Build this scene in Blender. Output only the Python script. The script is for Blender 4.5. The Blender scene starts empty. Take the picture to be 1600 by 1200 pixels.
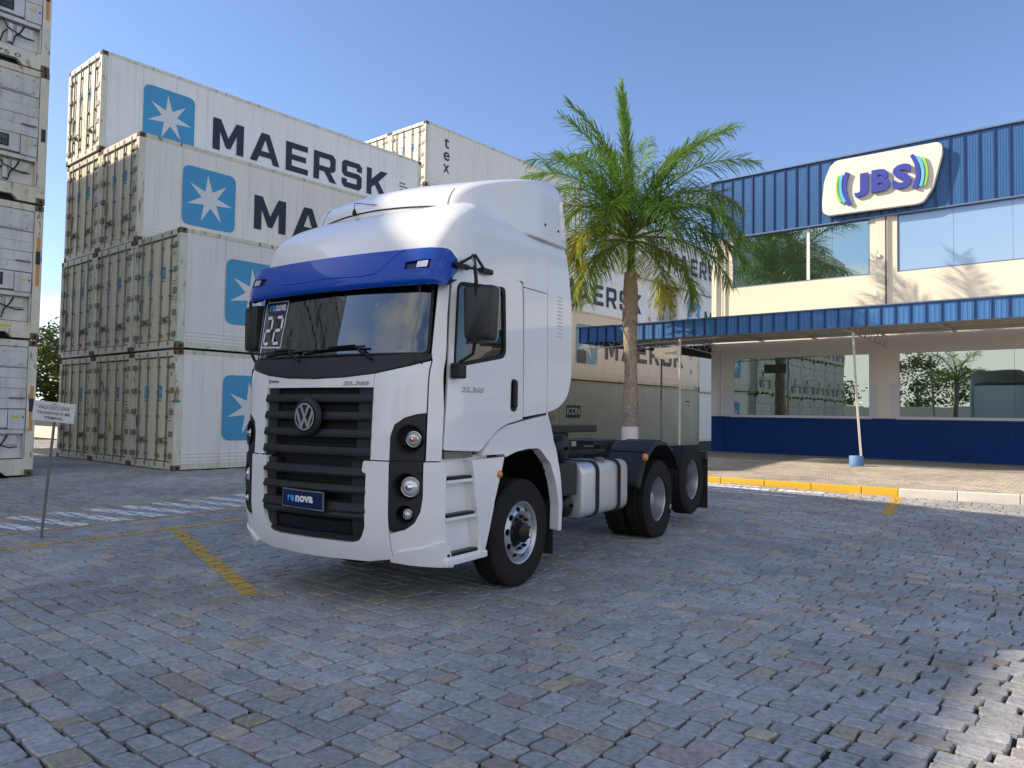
import bpy, bmesh, math, random
from mathutils import Vector, Matrix
from mathutils.geometry import delaunay_2d_cdt
R = math.radians
sc = bpy.context.scene
col = sc.collection
random.seed(7)
# ------------------------------------------------------------------ camera, sky, sun, exposure
YAW, PITCH, ROLL, CAMH = 0.7045, 0.0395, 0.0150, 1.4617
cd = bpy.data.cameras.new('camera'); cam = bpy.data.objects.new('camera', cd); col.objects.link(cam)
cd.sensor_width = 36; cd.lens = 36*1188.1/1600; cd.clip_end = 3000; cd.clip_start = .05
cam.location = (0, 0, CAMH)
cam.rotation_euler = (Matrix.Rotation(YAW, 4, 'Z') @ Matrix.Rotation(math.pi/2+PITCH, 4, 'X') @ Matrix.Rotation(-ROLL*-1, 4, 'Z')).to_euler()
sc.camera = cam
SUN = Vector((-1.3, -.82, 1.0)).normalized()          # towards the sun
wd = bpy.data.worlds.new('World'); sc.world = wd; wd.use_nodes = True
wn, wl = wd.node_tree.nodes, wd.node_tree.links
for n in list(wn): wn.remove(n)
wo = wn.new('ShaderNodeOutputWorld'); wb = wn.new('ShaderNodeBackground'); sky = wn.new('ShaderNodeTexSky')
sky.sky_type = 'NISHITA'; sky.sun_disc = False
sky.sun_elevation = math.asin(SUN.z); sky.sun_rotation = math.atan2(SUN.x, SUN.y)
sky.air_density = 1.0; sky.dust_density = .5; sky.ozone_density = 2.2; sky.altitude = 0
wb.inputs['Strength'].default_value = .10
# thin bank of cloud near the horizon, all round
tc = wn.new('ShaderNodeTexCoord'); mp = wn.new('ShaderNodeMapping'); mp.inputs['Scale'].default_value = (1.0, 1.0, 5.0)
nz = wn.new('ShaderNodeTexNoise'); nz.inputs['Scale'].default_value = 2.2; nz.inputs['Detail'].default_value = 7; nz.inputs['Roughness'].default_value = .55
sp = wn.new('ShaderNodeSeparateXYZ'); mr = wn.new('ShaderNodeMapRange')
mr.inputs[1].default_value = .20; mr.inputs[2].default_value = .02; mr.inputs[3].default_value = 0; mr.inputs[4].default_value = .42
ad = wn.new('ShaderNodeMath'); ad.operation = 'ADD'
cr = wn.new('ShaderNodeMapRange'); cr.inputs[1].default_value = .72; cr.inputs[2].default_value = .92
mx = wn.new('ShaderNodeMixRGB'); mx.inputs[2].default_value = (6.6, 6.4, 6.1, 1)
# broken cloud on the side of the sky behind the camera, as the visor and the windscreen mirror it
vd = wn.new('ShaderNodeVectorMath'); vd.operation = 'DOT_PRODUCT'; vd.inputs[1].default_value = (math.sin(.7045), -math.cos(.7045), 0)
vr = wn.new('ShaderNodeMapRange'); vr.interpolation_type = 'SMOOTHSTEP'; vr.inputs[1].default_value = -.15; vr.inputs[2].default_value = .6; vr.inputs[3].default_value = 0; vr.inputs[4].default_value = .34
ad2 = wn.new('ShaderNodeMath'); ad2.operation = 'ADD'
tn = wn.new('ShaderNodeMixRGB'); tn.blend_type = 'MULTIPLY'; tn.inputs[0].default_value = 1; tn.inputs[2].default_value = (.90, .92, 1.06, 1)
wl.new(tc.outputs['Generated'], mp.inputs[0]); wl.new(mp.outputs[0], nz.inputs[0]); wl.new(tc.outputs['Generated'], sp.inputs[0])
wl.new(sp.outputs[2], mr.inputs[0]); wl.new(mr.outputs[0], ad.inputs[0]); wl.new(nz.outputs['Fac'], ad.inputs[1])
wl.new(tc.outputs['Generated'], vd.inputs[0]); wl.new(vd.outputs['Value'], vr.inputs[0]); wl.new(vr.outputs[0], ad2.inputs[1]); wl.new(ad.outputs[0], ad2.inputs[0])
wl.new(ad2.outputs[0], cr.inputs[0]); wl.new(cr.outputs[0], mx.inputs[0]); wl.new(sky.outputs[0], tn.inputs[1]); wl.new(tn.outputs[0], mx.inputs[1])
wl.new(mx.outputs[0], wb.inputs[0]); wl.new(wb.outputs[0], wo.inputs[0])
sl = bpy.data.lights.new('sun', 'SUN'); sl.energy = 3.5; sl.angle = R(.55); sl.color = (1, .85, .65)
so = bpy.data.objects.new('sun', sl); col.objects.link(so); so.rotation_euler = SUN.to_track_quat('Z', 'Y').to_euler()
sc.view_settings.view_transform = 'Standard'; sc.view_settings.look = 'None'
sc.view_settings.gamma = 1; sc.view_settings.exposure = .95
sc.render.engine = 'CYCLES'
# ------------------------------------------------------------------ materials
MATS = {}
def mat(name, c, rough=.6, metal=0, noise=0, nscale=4, nstretch=(1, 1, 1), c2=None, bump=0, bscale=40, coat=0, spec=.5, objcol=False,
        rust=0, streak=0, alpha=None, emit=None, coords='Object'):
    if name in MATS: return MATS[name]
    m = bpy.data.materials.new(name); m.use_nodes = True; MATS[name] = m
    N, L = m.node_tree.nodes, m.node_tree.links
    b = N['Principled BSDF']
    b.inputs['Roughness'].default_value = rough; b.inputs['Metallic'].default_value = metal
    b.inputs['Coat Weight'].default_value = coat; b.inputs['Coat Roughness'].default_value = .04
    b.inputs['Specular IOR Level'].default_value = spec
    b.inputs['Base Color'].default_value = (*c, 1)
    src = None
    t = N.new('ShaderNodeTexCoord'); co = t.outputs[coords]
    if coords == 'World':
        pass
    if objcol:
        oi = N.new('ShaderNodeObjectInfo'); mm = N.new('ShaderNodeMixRGB'); mm.blend_type = 'MULTIPLY'; mm.inputs[0].default_value = 1
        mm.inputs[1].default_value = (*c, 1); L.new(oi.outputs['Color'], mm.inputs[2]); src = mm.outputs[0]
        vo = N.new('ShaderNodeVectorMath'); vo.operation = 'ADD'; 
        geo = N.new('ShaderNodeNewGeometry'); co = geo.outputs['Position']
    def noise_(scale, st, det=5, ro=.6):
        mpn = N.new('ShaderNodeMapping'); mpn.inputs['Scale'].default_value = st; L.new(co, mpn.inputs[0])
        n = N.new('ShaderNodeTexNoise'); n.inputs['Scale'].default_value = scale; n.inputs['Detail'].default_value = det
        n.inputs['Roughness'].default_value = ro; L.new(mpn.outputs[0], n.inputs[0]); return n.outputs['Fac']
    def mixc(fac, a, bcol):
        x = N.new('ShaderNodeMixRGB'); L.new(fac, x.inputs[0])
        if a is None: x.inputs[1].default_value = (*c, 1)
        else: L.new(a, x.inputs[1])
        x.inputs[2].default_value = (*bcol, 1); return x.outputs[0]
    def ramp(f, a, bb, lo=0, hi=1):
        r = N.new('ShaderNodeMapRange'); r.inputs[1].default_value = a; r.inputs[2].default_value = bb; r.inputs[3].default_value = lo
        r.inputs[4].default_value = hi; L.new(f, r.inputs[0]); return r.outputs[0]
    if noise:
        f = ramp(noise_(nscale, nstretch), .35, .7, 0, noise); src = mixc(f, src, c2 or tuple(v*.5 for v in c))
    if streak:
        f = ramp(noise_(1.0, (9, 9, .35), 6), .52, .75, 0, streak); src = mixc(f, src, (.25, .235, .19))
    if rust:
        f = ramp(noise_(2.3, (3.0, 3.0, 1.1), 8, .7), .565, .65, 0, rust); src = mixc(f, src, (.16, .065, .025))
    if src is not None: L.new(src, b.inputs['Base Color'])
    if bump:
        bn = N.new('ShaderNodeBump'); bn.inputs['Strength'].default_value = bump; bn.inputs['Distance'].default_value = .01
        L.new(noise_(bscale, (1, 1, 1)), bn.inputs['Height']); L.new(bn.outputs[0], b.inputs['Normal'])
    if emit:
        b.inputs['Emission Color'].default_value = (*emit, 1); b.inputs['Emission Strength'].default_value = 1
    return m
def glassmat(name, tint, gloss, gcol=(.9, .95, .95), rough=.01, transp=0.0, dark=(.012, .016, .015), wave=0):
    m = bpy.data.materials.new(name); m.use_nodes = True; N, L = m.node_tree.nodes, m.node_tree.links
    for n in list(N): N.remove(n)
    o = N.new('ShaderNodeOutputMaterial'); mixg = N.new('ShaderNodeMixShader'); g = N.new('ShaderNodeBsdfGlossy')
    g.inputs['Color'].default_value = (*gcol, 1); g.inputs['Roughness'].default_value = rough
    lw = N.new('ShaderNodeFresnel'); lw.inputs[0].default_value = 1.5
    a = N.new('ShaderNodeMath'); a.operation = 'ADD'; a.use_clamp = True; a.inputs[1].default_value = gloss; L.new(lw.outputs[0], a.inputs[0])
    L.new(a.outputs[0], mixg.inputs[0])
    d = N.new('ShaderNodeBsdfDiffuse'); d.inputs[0].default_value = (*dark, 1)
    tr = N.new('ShaderNodeBsdfTransparent'); tr.inputs[0].default_value = (*tint, 1)
    m2 = N.new('ShaderNodeMixShader'); m2.inputs[0].default_value = transp; L.new(d.outputs[0], m2.inputs[1]); L.new(tr.outputs[0], m2.inputs[2])
    L.new(m2.outputs[0], mixg.inputs[1]); L.new(g.outputs[0], mixg.inputs[2]); L.new(mixg.outputs[0], o.inputs[0])
    if wave:
        t = N.new('ShaderNodeTexCoord'); n = N.new('ShaderNodeTexNoise'); n.inputs['Scale'].default_value = .9; n.inputs['Detail'].default_value = 1
        L.new(t.outputs['Object'], n.inputs[0]); bn = N.new('ShaderNodeBump'); bn.inputs['Strength'].default_value = wave; bn.inputs['Distance'].default_value = .02
        L.new(n.outputs['Fac'], bn.inputs['Height']); L.new(bn.outputs[0], g.inputs['Normal'])
    MATS[name] = m; return m
def attrmat(name, rough=.8, bump=.5, bscale=60, blotch=.35, mul=1.0, darkjoint=True):
    """stone: colour of each piece from its own attribute, mottled"""
    m = bpy.data.materials.new(name); m.use_nodes = True; N, L = m.node_tree.nodes, m.node_tree.links; b = N['Principled BSDF']
    at = N.new('ShaderNodeAttribute'); at.attribute_name = 'tint'; t = N.new('ShaderNodeTexCoord')
    n = N.new('ShaderNodeTexNoise'); n.inputs['Scale'].default_value = 28; n.inputs['Detail'].default_value = 7; n.inputs['Roughness'].default_value = .7
    L.new(t.outputs['Object'], n.inputs[0]); r = N.new('ShaderNodeMapRange'); r.inputs[1].default_value = .3; r.inputs[2].default_value = .7
    r.inputs[3].default_value = 1-blotch; r.inputs[4].default_value = 1+blotch; L.new(n.outputs['Fac'], r.inputs[0])
    mm = N.new('ShaderNodeVectorMath'); mm.operation = 'SCALE'; L.new(at.outputs['Color'], mm.inputs[0]); L.new(r.outputs[0], mm.inputs['Scale'])
    n2 = N.new('ShaderNodeTexNoise'); n2.inputs['Scale'].default_value = .55; n2.inputs['Detail'].default_value = 5; L.new(t.outputs['Object'], n2.inputs[0])
    r2 = N.new('ShaderNodeMapRange'); r2.inputs[1].default_value = .3; r2.inputs[2].default_value = .7; r2.inputs[3].default_value = .74*mul; r2.inputs[4].default_value = 1.14*mul
    L.new(n2.outputs['Fac'], r2.inputs[0]); m2 = N.new('ShaderNodeVectorMath'); m2.operation = 'SCALE'; L.new(mm.outputs[0], m2.inputs[0]); L.new(r2.outputs[0], m2.inputs['Scale'])
    L.new(m2.outputs[0], b.inputs['Base Color']); b.inputs['Roughness'].default_value = rough; b.inputs['Specular IOR Level'].default_value = .18
    bn = N.new('ShaderNodeBump'); bn.inputs['Strength'].default_value = bump; bn.inputs['Distance'].default_value = .006
    n3 = N.new('ShaderNodeTexNoise'); n3.inputs['Scale'].default_value = bscale; n3.inputs['Detail'].default_value = 5; L.new(t.outputs['Object'], n3.inputs[0])
    L.new(n3.outputs['Fac'], bn.inputs['Height']); L.new(bn.outputs[0], b.inputs['Normal']); MATS[name] = m; return m
def paintmat(name, c, under, thr=.5):
    m = bpy.data.materials.new(name); m.use_nodes = True; N, L = m.node_tree.nodes, m.node_tree.links; b = N['Principled BSDF']
    t = N.new('ShaderNodeTexCoord'); n = N.new('ShaderNodeTexNoise'); n.inputs['Scale'].default_value = 14; n.inputs['Detail'].default_value = 8; n.inputs['Roughness'].default_value = .75
    L.new(t.outputs['Object'], n.inputs[0]); r = N.new('ShaderNodeMapRange'); r.inputs[1].default_value = thr; r.inputs[2].default_value = thr+.09; L.new(n.outputs['Fac'], r.inputs[0])
    x = N.new('ShaderNodeMixRGB'); x.inputs[1].default_value = (*c, 1); x.inputs[2].default_value = (*under, 1); L.new(r.outputs[0], x.inputs[0]); L.new(x.outputs[0], b.inputs['Base Color'])
    b.inputs['Roughness'].default_value = .75; MATS[name] = m; return m
mat('ground_base', (.014, .014, .013), .95, noise=.6, nscale=3, c2=(.035, .03, .02), bump=.6, bscale=90)
attrmat('cobble_stone', .8, .9, 60, .36, 1.22)
attrmat('paver_stone', .8, .4, 50, .15)
paintmat('yellow_paint', (.66, .40, .04), (.24, .24, .24), .60)
paintmat('white_paint', (.86, .87, .88), (.20, .21, .22), .60)
mat('kerb_yellow', (.72, .42, .015), .55, noise=.35, nscale=3, c2=(.5, .36, .08), bump=.3)
mat('kerb_white', (.80, .76, .68), .6, noise=.5, nscale=3, c2=(.66, .62, .54), bump=.3)
mat('concrete', (.30, .28, .25), .85, noise=.5, nscale=1.5, c2=(.22, .21, .19), bump=.3)
# containers
mat('reefer_white', (.80, .80, .77), .42, objcol=True, noise=.25, nscale=1.2, nstretch=(1, 1, .6), c2=(.66, .64, .57), streak=.24, rust=.05)
mat('reefer_frame', (.72, .70, .58), .5, objcol=True, noise=.35, nscale=3, c2=(.40, .38, .30), rust=.9, streak=.45)
mat('reefer_door', (.78, .74, .58), .48, objcol=True, noise=.45, nscale=2.5, c2=(.62, .57, .42), streak=.5, rust=.35)
mat('reefer_casting', (.20, .13, .09), .75, noise=.7, nscale=12, c2=(.09, .045, .025))
mat('galvanised', (.22, .225, .225), .5, metal=.55, noise=.4, nscale=8, c2=(.13, .125, .115))
mat('hinge_metal', (.24, .235, .21), .6, metal=.2, noise=.6, nscale=12, c2=(.10, .07, .04))
mat('rubber', (.018, .018, .019), .8)
mat('dark_hollow', (.012, .012, .012), .9)
mat('machine_white', (.66, .68, .68), .4, noise=.6, nscale=2.2, c2=(.42, .42, .40), streak=.4, rust=.3, objcol=True)
mat('machine_dark', (.03, .032, .036), .55, noise=.5, nscale=9, c2=(.09, .085, .08))
mat('logo_blue', (.045, .30, .55), .45, noise=.2, nscale=2, c2=(.07, .30, .48))
mat('logo_blue_faded', (.20, .36, .45), .55, noise=.5, nscale=2, c2=(.32, .42, .44))
mat('star_white', (.66, .68, .69), .45)
mat('print_navy', (.010, .018, .035), .5, noise=.2, nscale=3, c2=(.02, .03, .045))
mat('print_faded', (.05, .05, .05), .6, noise=.7, nscale=7, c2=(.25, .21, .17))
mat('print_grey', (.10, .105, .11), .6)
mat('orange_label', (.62, .25, .03), .5, noise=.5, nscale=20, c2=(.5, .35, .12)); mat('yellow_label', (.65, .55, .08), .5)
mat('green_mark', (.03, .28, .10), .6); mat('display_green', (.05, .09, .04), .3); mat('red_print', (.42, .08, .04), .5)
# building
mat('cream_wall', (.78, .71, .58), .75, noise=.15, nscale=.8, c2=(.68, .60, .47), bump=.15)
mat('lower_wall', (.84, .80, .72), .75, noise=.12, nscale=.8, c2=(.76, .72, .65), bump=.15)
mat('band_wall', (.70, .73, .78), .75, noise=.12, nscale=.8, c2=(.64, .67, .72))
mat('cladding_blue', (.030, .115, .30), .38, noise=.45, nscale=1.5, nstretch=(4, 4, .5), c2=(.055, .17, .38), metal=.1)
mat('fascia_blue', (.050, .17, .42), .38, noise=.4, nscale=1.5, nstretch=(4, 4, .5), c2=(.08, .24, .50), metal=.1); mat('cladding_rib', (.010, .035, .15), .4); mat('coping', (.16, .22, .34), .4, metal=.4)
mat('base_blue', (.004, .048, .22), .5, noise=.3, nscale=2, c2=(.004, .038, .18), spec=.2, bump=.2, bscale=6)
mat('frame_white', (.72, .74, .74), .5); mat('steel_white', (.62, .60, .55), .5, noise=.3, nscale=4, c2=(.45, .42, .36))
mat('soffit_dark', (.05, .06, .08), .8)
mat('sign_white', (.83, .78, .66), .45); mat('sign_indigo', (.045, .06, .36), .35); mat('sign_cyan', (.13, .52, .80), .4); mat('sign_green', (.33, .62, .05), .4)
mat('sign_shaded', (.27, .27, .24), .7); mat('post_blue', (.12, .24, .48), .6, noise=.3); mat('interior_dark', (.02, .024, .026), .9)
glassmat('window_glass', (.5, .6, .55), .46, (.80, .92, .84), .008, 0, (.03, .05, .035), .06)
glassmat('window_sky_tint', (.5, .6, .55), .12, (.85, .92, 1), .12, 0, (.27, .42, .62), .1)  # bright sky reflection put into the pale blue base colour
# truck
mat('truck_white', (.87, .87, .86), .32, coat=.8, spec=.5, noise=.22, nscale=1.3, c2=(.78, .775, .75))
mat('truck_blue', (.0, .062, .42), .35, coat=.5, spec=.2)
mat('plastic_dark', (.019, .020, .023), .50, noise=.2, nscale=20, c2=(.026, .027, .03), spec=.35)
mat('plastic_black', (.007, .007, .008), .42, spec=.35); mat('seam_black', (.006, .006, .006), .9)
mat('badge_metal', (.40, .41, .43), .28, metal=.8); mat('chrome', (.75, .76, .78), .10, metal=1); mat('lens', (.70, .72, .72), .12, metal=.35, coat=1); mat('lens_orange', (.75, .22, .02), .3, coat=1)
mat('tyre', (.013, .0125, .012), .8, spec=.3, noise=.5, nscale=6, c2=(.030, .027, .023), bump=.3, bscale=60)
mat('rim_silver', (.50, .52, .55), .33, metal=.75, noise=.35, nscale=5, c2=(.34, .34, .34))
mat('tank_alu', (.66, .67, .68), .34, metal=.5, noise=.3, nscale=2, c2=(.52, .50, .46), bump=.08, bscale=8)
mat('chassis_black', (.014, .014, .015), .6, noise=.6, nscale=8, c2=(.045, .038, .030))
mat('cabin_grey', (.13, .14, .13), .8); mat('cabin_light', (.40, .42, .37), .8); mat('plate_navy', (.010, .020, .085), .3); mat('print_cyan', (.06, .38, .80), .4); mat('white_print', (.80, .82, .85), .5)
mat('mirror_black', (.02, .021, .023), .45); mat('sandstone', (.55, .40, .27), .7)
glassmat('windshield_glass', (.34, .43, .42), .11, (.92, .97, 1), .004, .85, dark=(.010, .016, .02))
glassmat('side_glass', (.10, .12, .11), .03, (.9, .95, 1), .004, .25, dark=(.006, .008, .007))
# vegetation
def leafmat(name, c1, c2, tr=.35):
    m = bpy.data.materials.new(name); m.use_nodes = True; N, L = m.node_tree.nodes, m.node_tree.links
    b = N['Principled BSDF']; o = N['Material Output']; b.inputs['Roughness'].default_value = .42
    t = N.new('ShaderNodeTexCoord'); n = N.new('ShaderNodeTexNoise'); n.inputs['Scale'].default_value = 2.5; n.inputs['Detail'].default_value = 4; L.new(t.outputs['Object'], n.inputs[0])
    x = N.new('ShaderNodeMixRGB'); x.inputs[1].default_value = (*c1, 1); x.inputs[2].default_value = (*c2, 1)
    r = N.new('ShaderNodeMapRange'); r.inputs[1].default_value = .35; r.inputs[2].default_value = .65; L.new(n.outputs['Fac'], r.inputs[0]); L.new(r.outputs[0], x.inputs[0]); L.new(x.outputs[0], b.inputs['Base Color'])
    ts = N.new('ShaderNodeBsdfTranslucent'); L.new(x.outputs[0], ts.inputs[0]); ms = N.new('ShaderNodeMixShader'); ms.inputs[0].default_value = tr
    L.new(b.outputs[0], ms.inputs[1]); L.new(ts.outputs[0], ms.inputs[2]); L.new(ms.outputs[0], o.inputs[0]); MATS[name] = m; return m
leafmat('frond_green', (.12, .26, .032), (.23, .36, .055)); leafmat('frond_dark', (.085, .19, .03), (.16, .28, .05))
leafmat('frond_lime', (.17, .32, .04), (.26, .40, .06)); leafmat('frond_yellow', (.26, .32, .03), (.48, .40, .04)); leafmat('frond_mixed', (.12, .24, .03), (.30, .32, .05)); leafmat('frond_dry', (.26, .17, .06), (.36, .27, .10))
leafmat('tree_leaf', (.05, .09, .02), (.11, .13, .03)); leafmat('hedge_leaf', (.06, .13, .02), (.12, .20, .03))
mat('rachis', (.22, .28, .06), .6); mat('crownshaft', (.07, .15, .03), .35, noise=.4, nscale=5, c2=(.13, .19, .05))
mat('bark', (.40, .33, .25), .85, noise=.7, nscale=9, nstretch=(1, 1, .5), c2=(.12, .095, .07), bump=.8, bscale=25)
mat('bark_ring', (.42, .31, .21), .85, noise=.5, nscale=3, nstretch=(1, 1, 6), c2=(.20, .15, .10), bump=.6, bscale=30)
mat('bark_dark', (.16, .14, .12), .9, noise=.9, nscale=14, c2=(.42, .38, .33), bump=.8, bscale=30)
mat('lime_wash', (.78, .78, .78), .85, noise=.5, nscale=16, c2=(.40, .38, .36), bump=.6, bscale=30)
# ------------------------------------------------------------------ mesh helpers
def link(name, me, m, parent=None, mw=None):
    o = bpy.data.objects.new(name, me); col.objects.link(o)
    if m is not None: me.materials.append(MATS[m] if isinstance(m, str) else m)
    if parent is not None: o.parent = parent
    if mw is not None: o.matrix_local = mw
    return o
def mesh(name, v, f, smooth=False):
    me = bpy.data.meshes.new(name); me.from_pydata(v, [], f); me.update()
    if smooth: me.polygons.foreach_set('use_smooth', [True]*len(me.polygons))
    return me
class MB:
    def __init__(s): s.v = []; s.f = []
    def add(s, v, f, M=None):
        n = len(s.v); s.v += [tuple(M @ Vector(p)) if M is not None else tuple(p) for p in v]; s.f += [tuple(i+n for i in q) for q in f]; return s
    def box(s, x0, x1, y0, y1, z0, z1, M=None):
        return s.add([(x, y, z) for x in (x0, x1) for y in (y0, y1) for z in (z0, z1)],
                     [(0, 1, 3, 2), (4, 6, 7, 5), (0, 4, 5, 1), (2, 3, 7, 6), (0, 2, 6, 4), (1, 5, 7, 3)], M)
    def cyl(s, p0, p1, r0, r1=None, n=12, cap=True, M=None):
        p0, p1 = Vector(p0), Vector(p1); r1 = r0 if r1 is None else r1
        d = (p1-p0).normalized(); a = d.orthogonal().normalized(); b = d.cross(a)
        v = []; f = []
        for p, r in ((p0, r0), (p1, r1)):
            for i in range(n):
                t = 2*math.pi*i/n; v.append(p+(a*math.cos(t)+b*math.sin(t))*r)
        for i in range(n): j = (i+1) % n; f.append((i, j, n+j, n+i))
        if cap: f += [tuple(range(n-1, -1, -1)), tuple(range(n, 2*n))]
        return s.add(v, f, M)
    def tube(s, pts, r, n=8, M=None):
        pts = [Vector(p) for p in pts]; v = []; f = []; a = None
        for k, p in enumerate(pts):
            d = (pts[min(k+1, len(pts)-1)]-pts[max(k-1, 0)]).normalized()
            a = (a-d*a.dot(d)).normalized() if a is not None else d.orthogonal().normalized()
            b = d.cross(a); rr = r[k] if isinstance(r, (list, tuple)) else r
            for i in range(n):
                t = 2*math.pi*i/n; v.append(p+(a*math.cos(t)+b*math.sin(t))*rr)
        for k in range(len(pts)-1):
            for i in range(n): j = (i+1) % n; f.append((k*n+i, k*n+j, (k+1)*n+j, (k+1)*n+i))
        f += [tuple(range(n-1, -1, -1)), tuple(range((len(pts)-1)*n, len(pts)*n))]
        return s.add(v, f, M)
    def lathe(s, prof, n=32, M=None, closed=False):
        """profile of (r, h); axis = local z"""
        v = []; f = []; m = len(prof)
        for r, h in prof:
            for i in range(n): t = 2*math.pi*i/n; v.append((r*math.cos(t), r*math.sin(t), h))
        for k in range(m if closed else m-1):
            k2 = (k+1) % m
            for i in range(n): j = (i+1) % n; f.append((k*n+i, k*n+j, k2*n+j, k2*n+i))
        return s.add(v, f, M)
    def prism(s, poly, fn0, fn1):
        n = len(poly); s.add([fn0(*p) for p in poly]+[fn1(*p) for p in poly], [tuple(range(n)), tuple(range(2*n-1, n-1, -1))]+[(i, n+i, n+(i+1) % n, (i+1) % n) for i in range(n)]); return s
    def build(s, name, m, parent=None, smooth=False, bevel=0, auto=None):
        me = mesh(name, s.v, s.f, smooth)
        if auto is not None:
            me.polygons.foreach_set('use_smooth', [True]*len(me.polygons))
            try: me.set_sharp_from_angle(angle=R(auto))
            except Exception: pass
        o = link(name, me, m, parent)
        if bevel:
            b = o.modifiers.new('bevel', 'BEVEL'); b.width = bevel; b.segments = 2; b.limit_method = 'ANGLE'
        return o
def B(name, m, parent, *boxes, bevel=0):
    mb = MB()
    for b in boxes: mb.box(*b)
    return mb.build(name, m, parent, bevel=bevel)
def tag(o, label=None, cat=None, group=None, kind=None):
    if label: o['label'] = label
    if cat: o['category'] = cat
    if group: o['group'] = group
    if kind: o['kind'] = kind
    return o
def empty(name, loc=(0, 0, 0), rz=0, **k):
    o = bpy.data.objects.new(name, None); col.objects.link(o); o.location = loc; o.rotation_euler = (0, 0, rz); return tag(o, **k)
def copy_tree(o, parent=None, children=None):
    c = o.copy(); col.objects.link(c); c.parent = parent
    for ch in children[o.name] if children else list(o.children): copy_tree(ch, c, children)
    return c
def child_map(root):
    m = {}
    def rec(o):
        m[o.name] = list(o.children)
        for c in o.children: rec(c)
    rec(root); return m
def inpoly(p, poly):
    x, y = p; c = False; n = len(poly)
    for i in range(n):
        x1, y1 = poly[i]; x2, y2 = poly[(i+1) % n]
        if (y1 > y) != (y2 > y) and x < (x2-x1)*(y-y1)/(y2-y1)+x1: c = not c
    return c
def rpoly(pts, r, n=4):
    out = []; N = len(pts)
    rr = r if isinstance(r, (list, tuple)) else [r]*N
    for i in range(N):
        p = Vector(pts[i]); a = Vector(pts[i-1])-p; b = Vector(pts[(i+1) % N])-p
        q = min(rr[i], a.length*.48, b.length*.48)
        if q < 1e-4: out.append(tuple(p)); continue
        a = p+a.normalized()*q; b = p+b.normalized()*q
        for k in range(n+1):
            t = k/n; out.append(tuple(a*(1-t)**2+p*2*t*(1-t)+b*t*t))
    return out
def dens(poly, step):
    out = []
    for i in range(len(poly)):
        a = Vector(poly[i]); b = Vector(poly[(i+1) % len(poly)]); k = max(1, int((b-a).length/step))
        for j in range(k): out.append(tuple(a.lerp(b, j/k)))
    return out
def fill(outers, holes=(), step=None):
    """triangulates outers minus holes, optional inner points on a grid"""
    if step: outers = [dens(p, step) for p in outers]; holes = [dens(p, step) for p in holes]
    v = []; e = []
    for poly in list(outers)+list(holes):
        n = len(v); v += [Vector(p) for p in poly]; e += [(n+i, n+(i+1) % len(poly)) for i in range(len(poly))]
    if step:
        xs = [p[0] for q in outers for p in q]; ys = [p[1] for q in outers for p in q]
        x = min(xs)+step*.5
        while x < max(xs):
            y = min(ys)+step*.5
            while y < max(ys):
                if any(inpoly((x, y), q) for q in outers) and not any(inpoly((x, y), q) for q in holes): v.append(Vector((x, y)))
                y += step
            x += step
    V, E_, F, *_ = delaunay_2d_cdt(v, e, [], 0, 1e-6)
    keep = []
    for f in F:
        c = (sum(V[i][0] for i in f)/len(f), sum(V[i][1] for i in f)/len(f))
        if any(inpoly(c, q) for q in outers) and not any(inpoly(c, q) for q in holes): keep.append(tuple(f))
    return [tuple(p) for p in V], keep
def mapped(name, outers, holes, fn, m, parent=None, step=None, thick=0, smooth=True, flip=False):
    """2D shape carried onto a surface fn(u,v,off); thick gives it a rim going down to off=-thick"""
    V, F = fill(outers, holes, step)
    v = [fn(a, b, 0) for a, b in V]
    if flip: F = [tuple(reversed(f)) for f in F]
    ns = len(F)
    if thick:
        ed = {}
        for f in F:
            for i in range(len(f)):
                a, b = f[i], f[(i+1) % len(f)]; ed[(a, b)] = ed.get((a, b), 0)+1
        be = [(a, b) for (a, b) in ed if (b, a) not in ed]
        nv = {}
        for a, b in be:
            for i in (a, b):
                if i not in nv: nv[i] = len(v); v.append(fn(*V[i], -thick))
        top = {}
        for a, b in be:
            for i in (a, b):
                if i not in top: top[i] = len(v); v.append(v[i])
        F = F+[(top[b], top[a], nv[a], nv[b]) for a, b in be]
    me = mesh(name, v, F)
    if smooth:
        me.polygons.foreach_set('use_smooth', [i < ns for i in range(len(F))])
    return link(name, me, m, parent)
def textpolys(body, bold=0.0, shear=0, sx=1):
    """outline mesh of a word in the built-in font: verts (x,y), faces, width, height"""
    cu = bpy.data.curves.new('t', 'FONT'); cu.body = body; cu.offset = bold; cu.shear = shear; cu.resolution_u = 3
    ob = bpy.data.objects.new('t', cu); col.objects.link(ob); bpy.context.view_layer.update()
    me = bpy.data.meshes.new_from_object(ob.evaluated_get(bpy.context.evaluated_depsgraph_get()))
    v = [(p.co.x, p.co.y) for p in me.vertices]; f = [tuple(p.vertices) for p in me.polygons]
    bpy.data.objects.remove(ob); bpy.data.curves.remove(cu); bpy.data.meshes.remove(me)
    x0 = min(p[0] for p in v); x1 = max(p[0] for p in v); y0 = min(p[1] for p in v); y1 = max(p[1] for p in v)
    return [((p[0]-x0)/(x1-x0), (p[1]-y0)/(y1-y0)) for p in v], f
TP = {}
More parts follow.
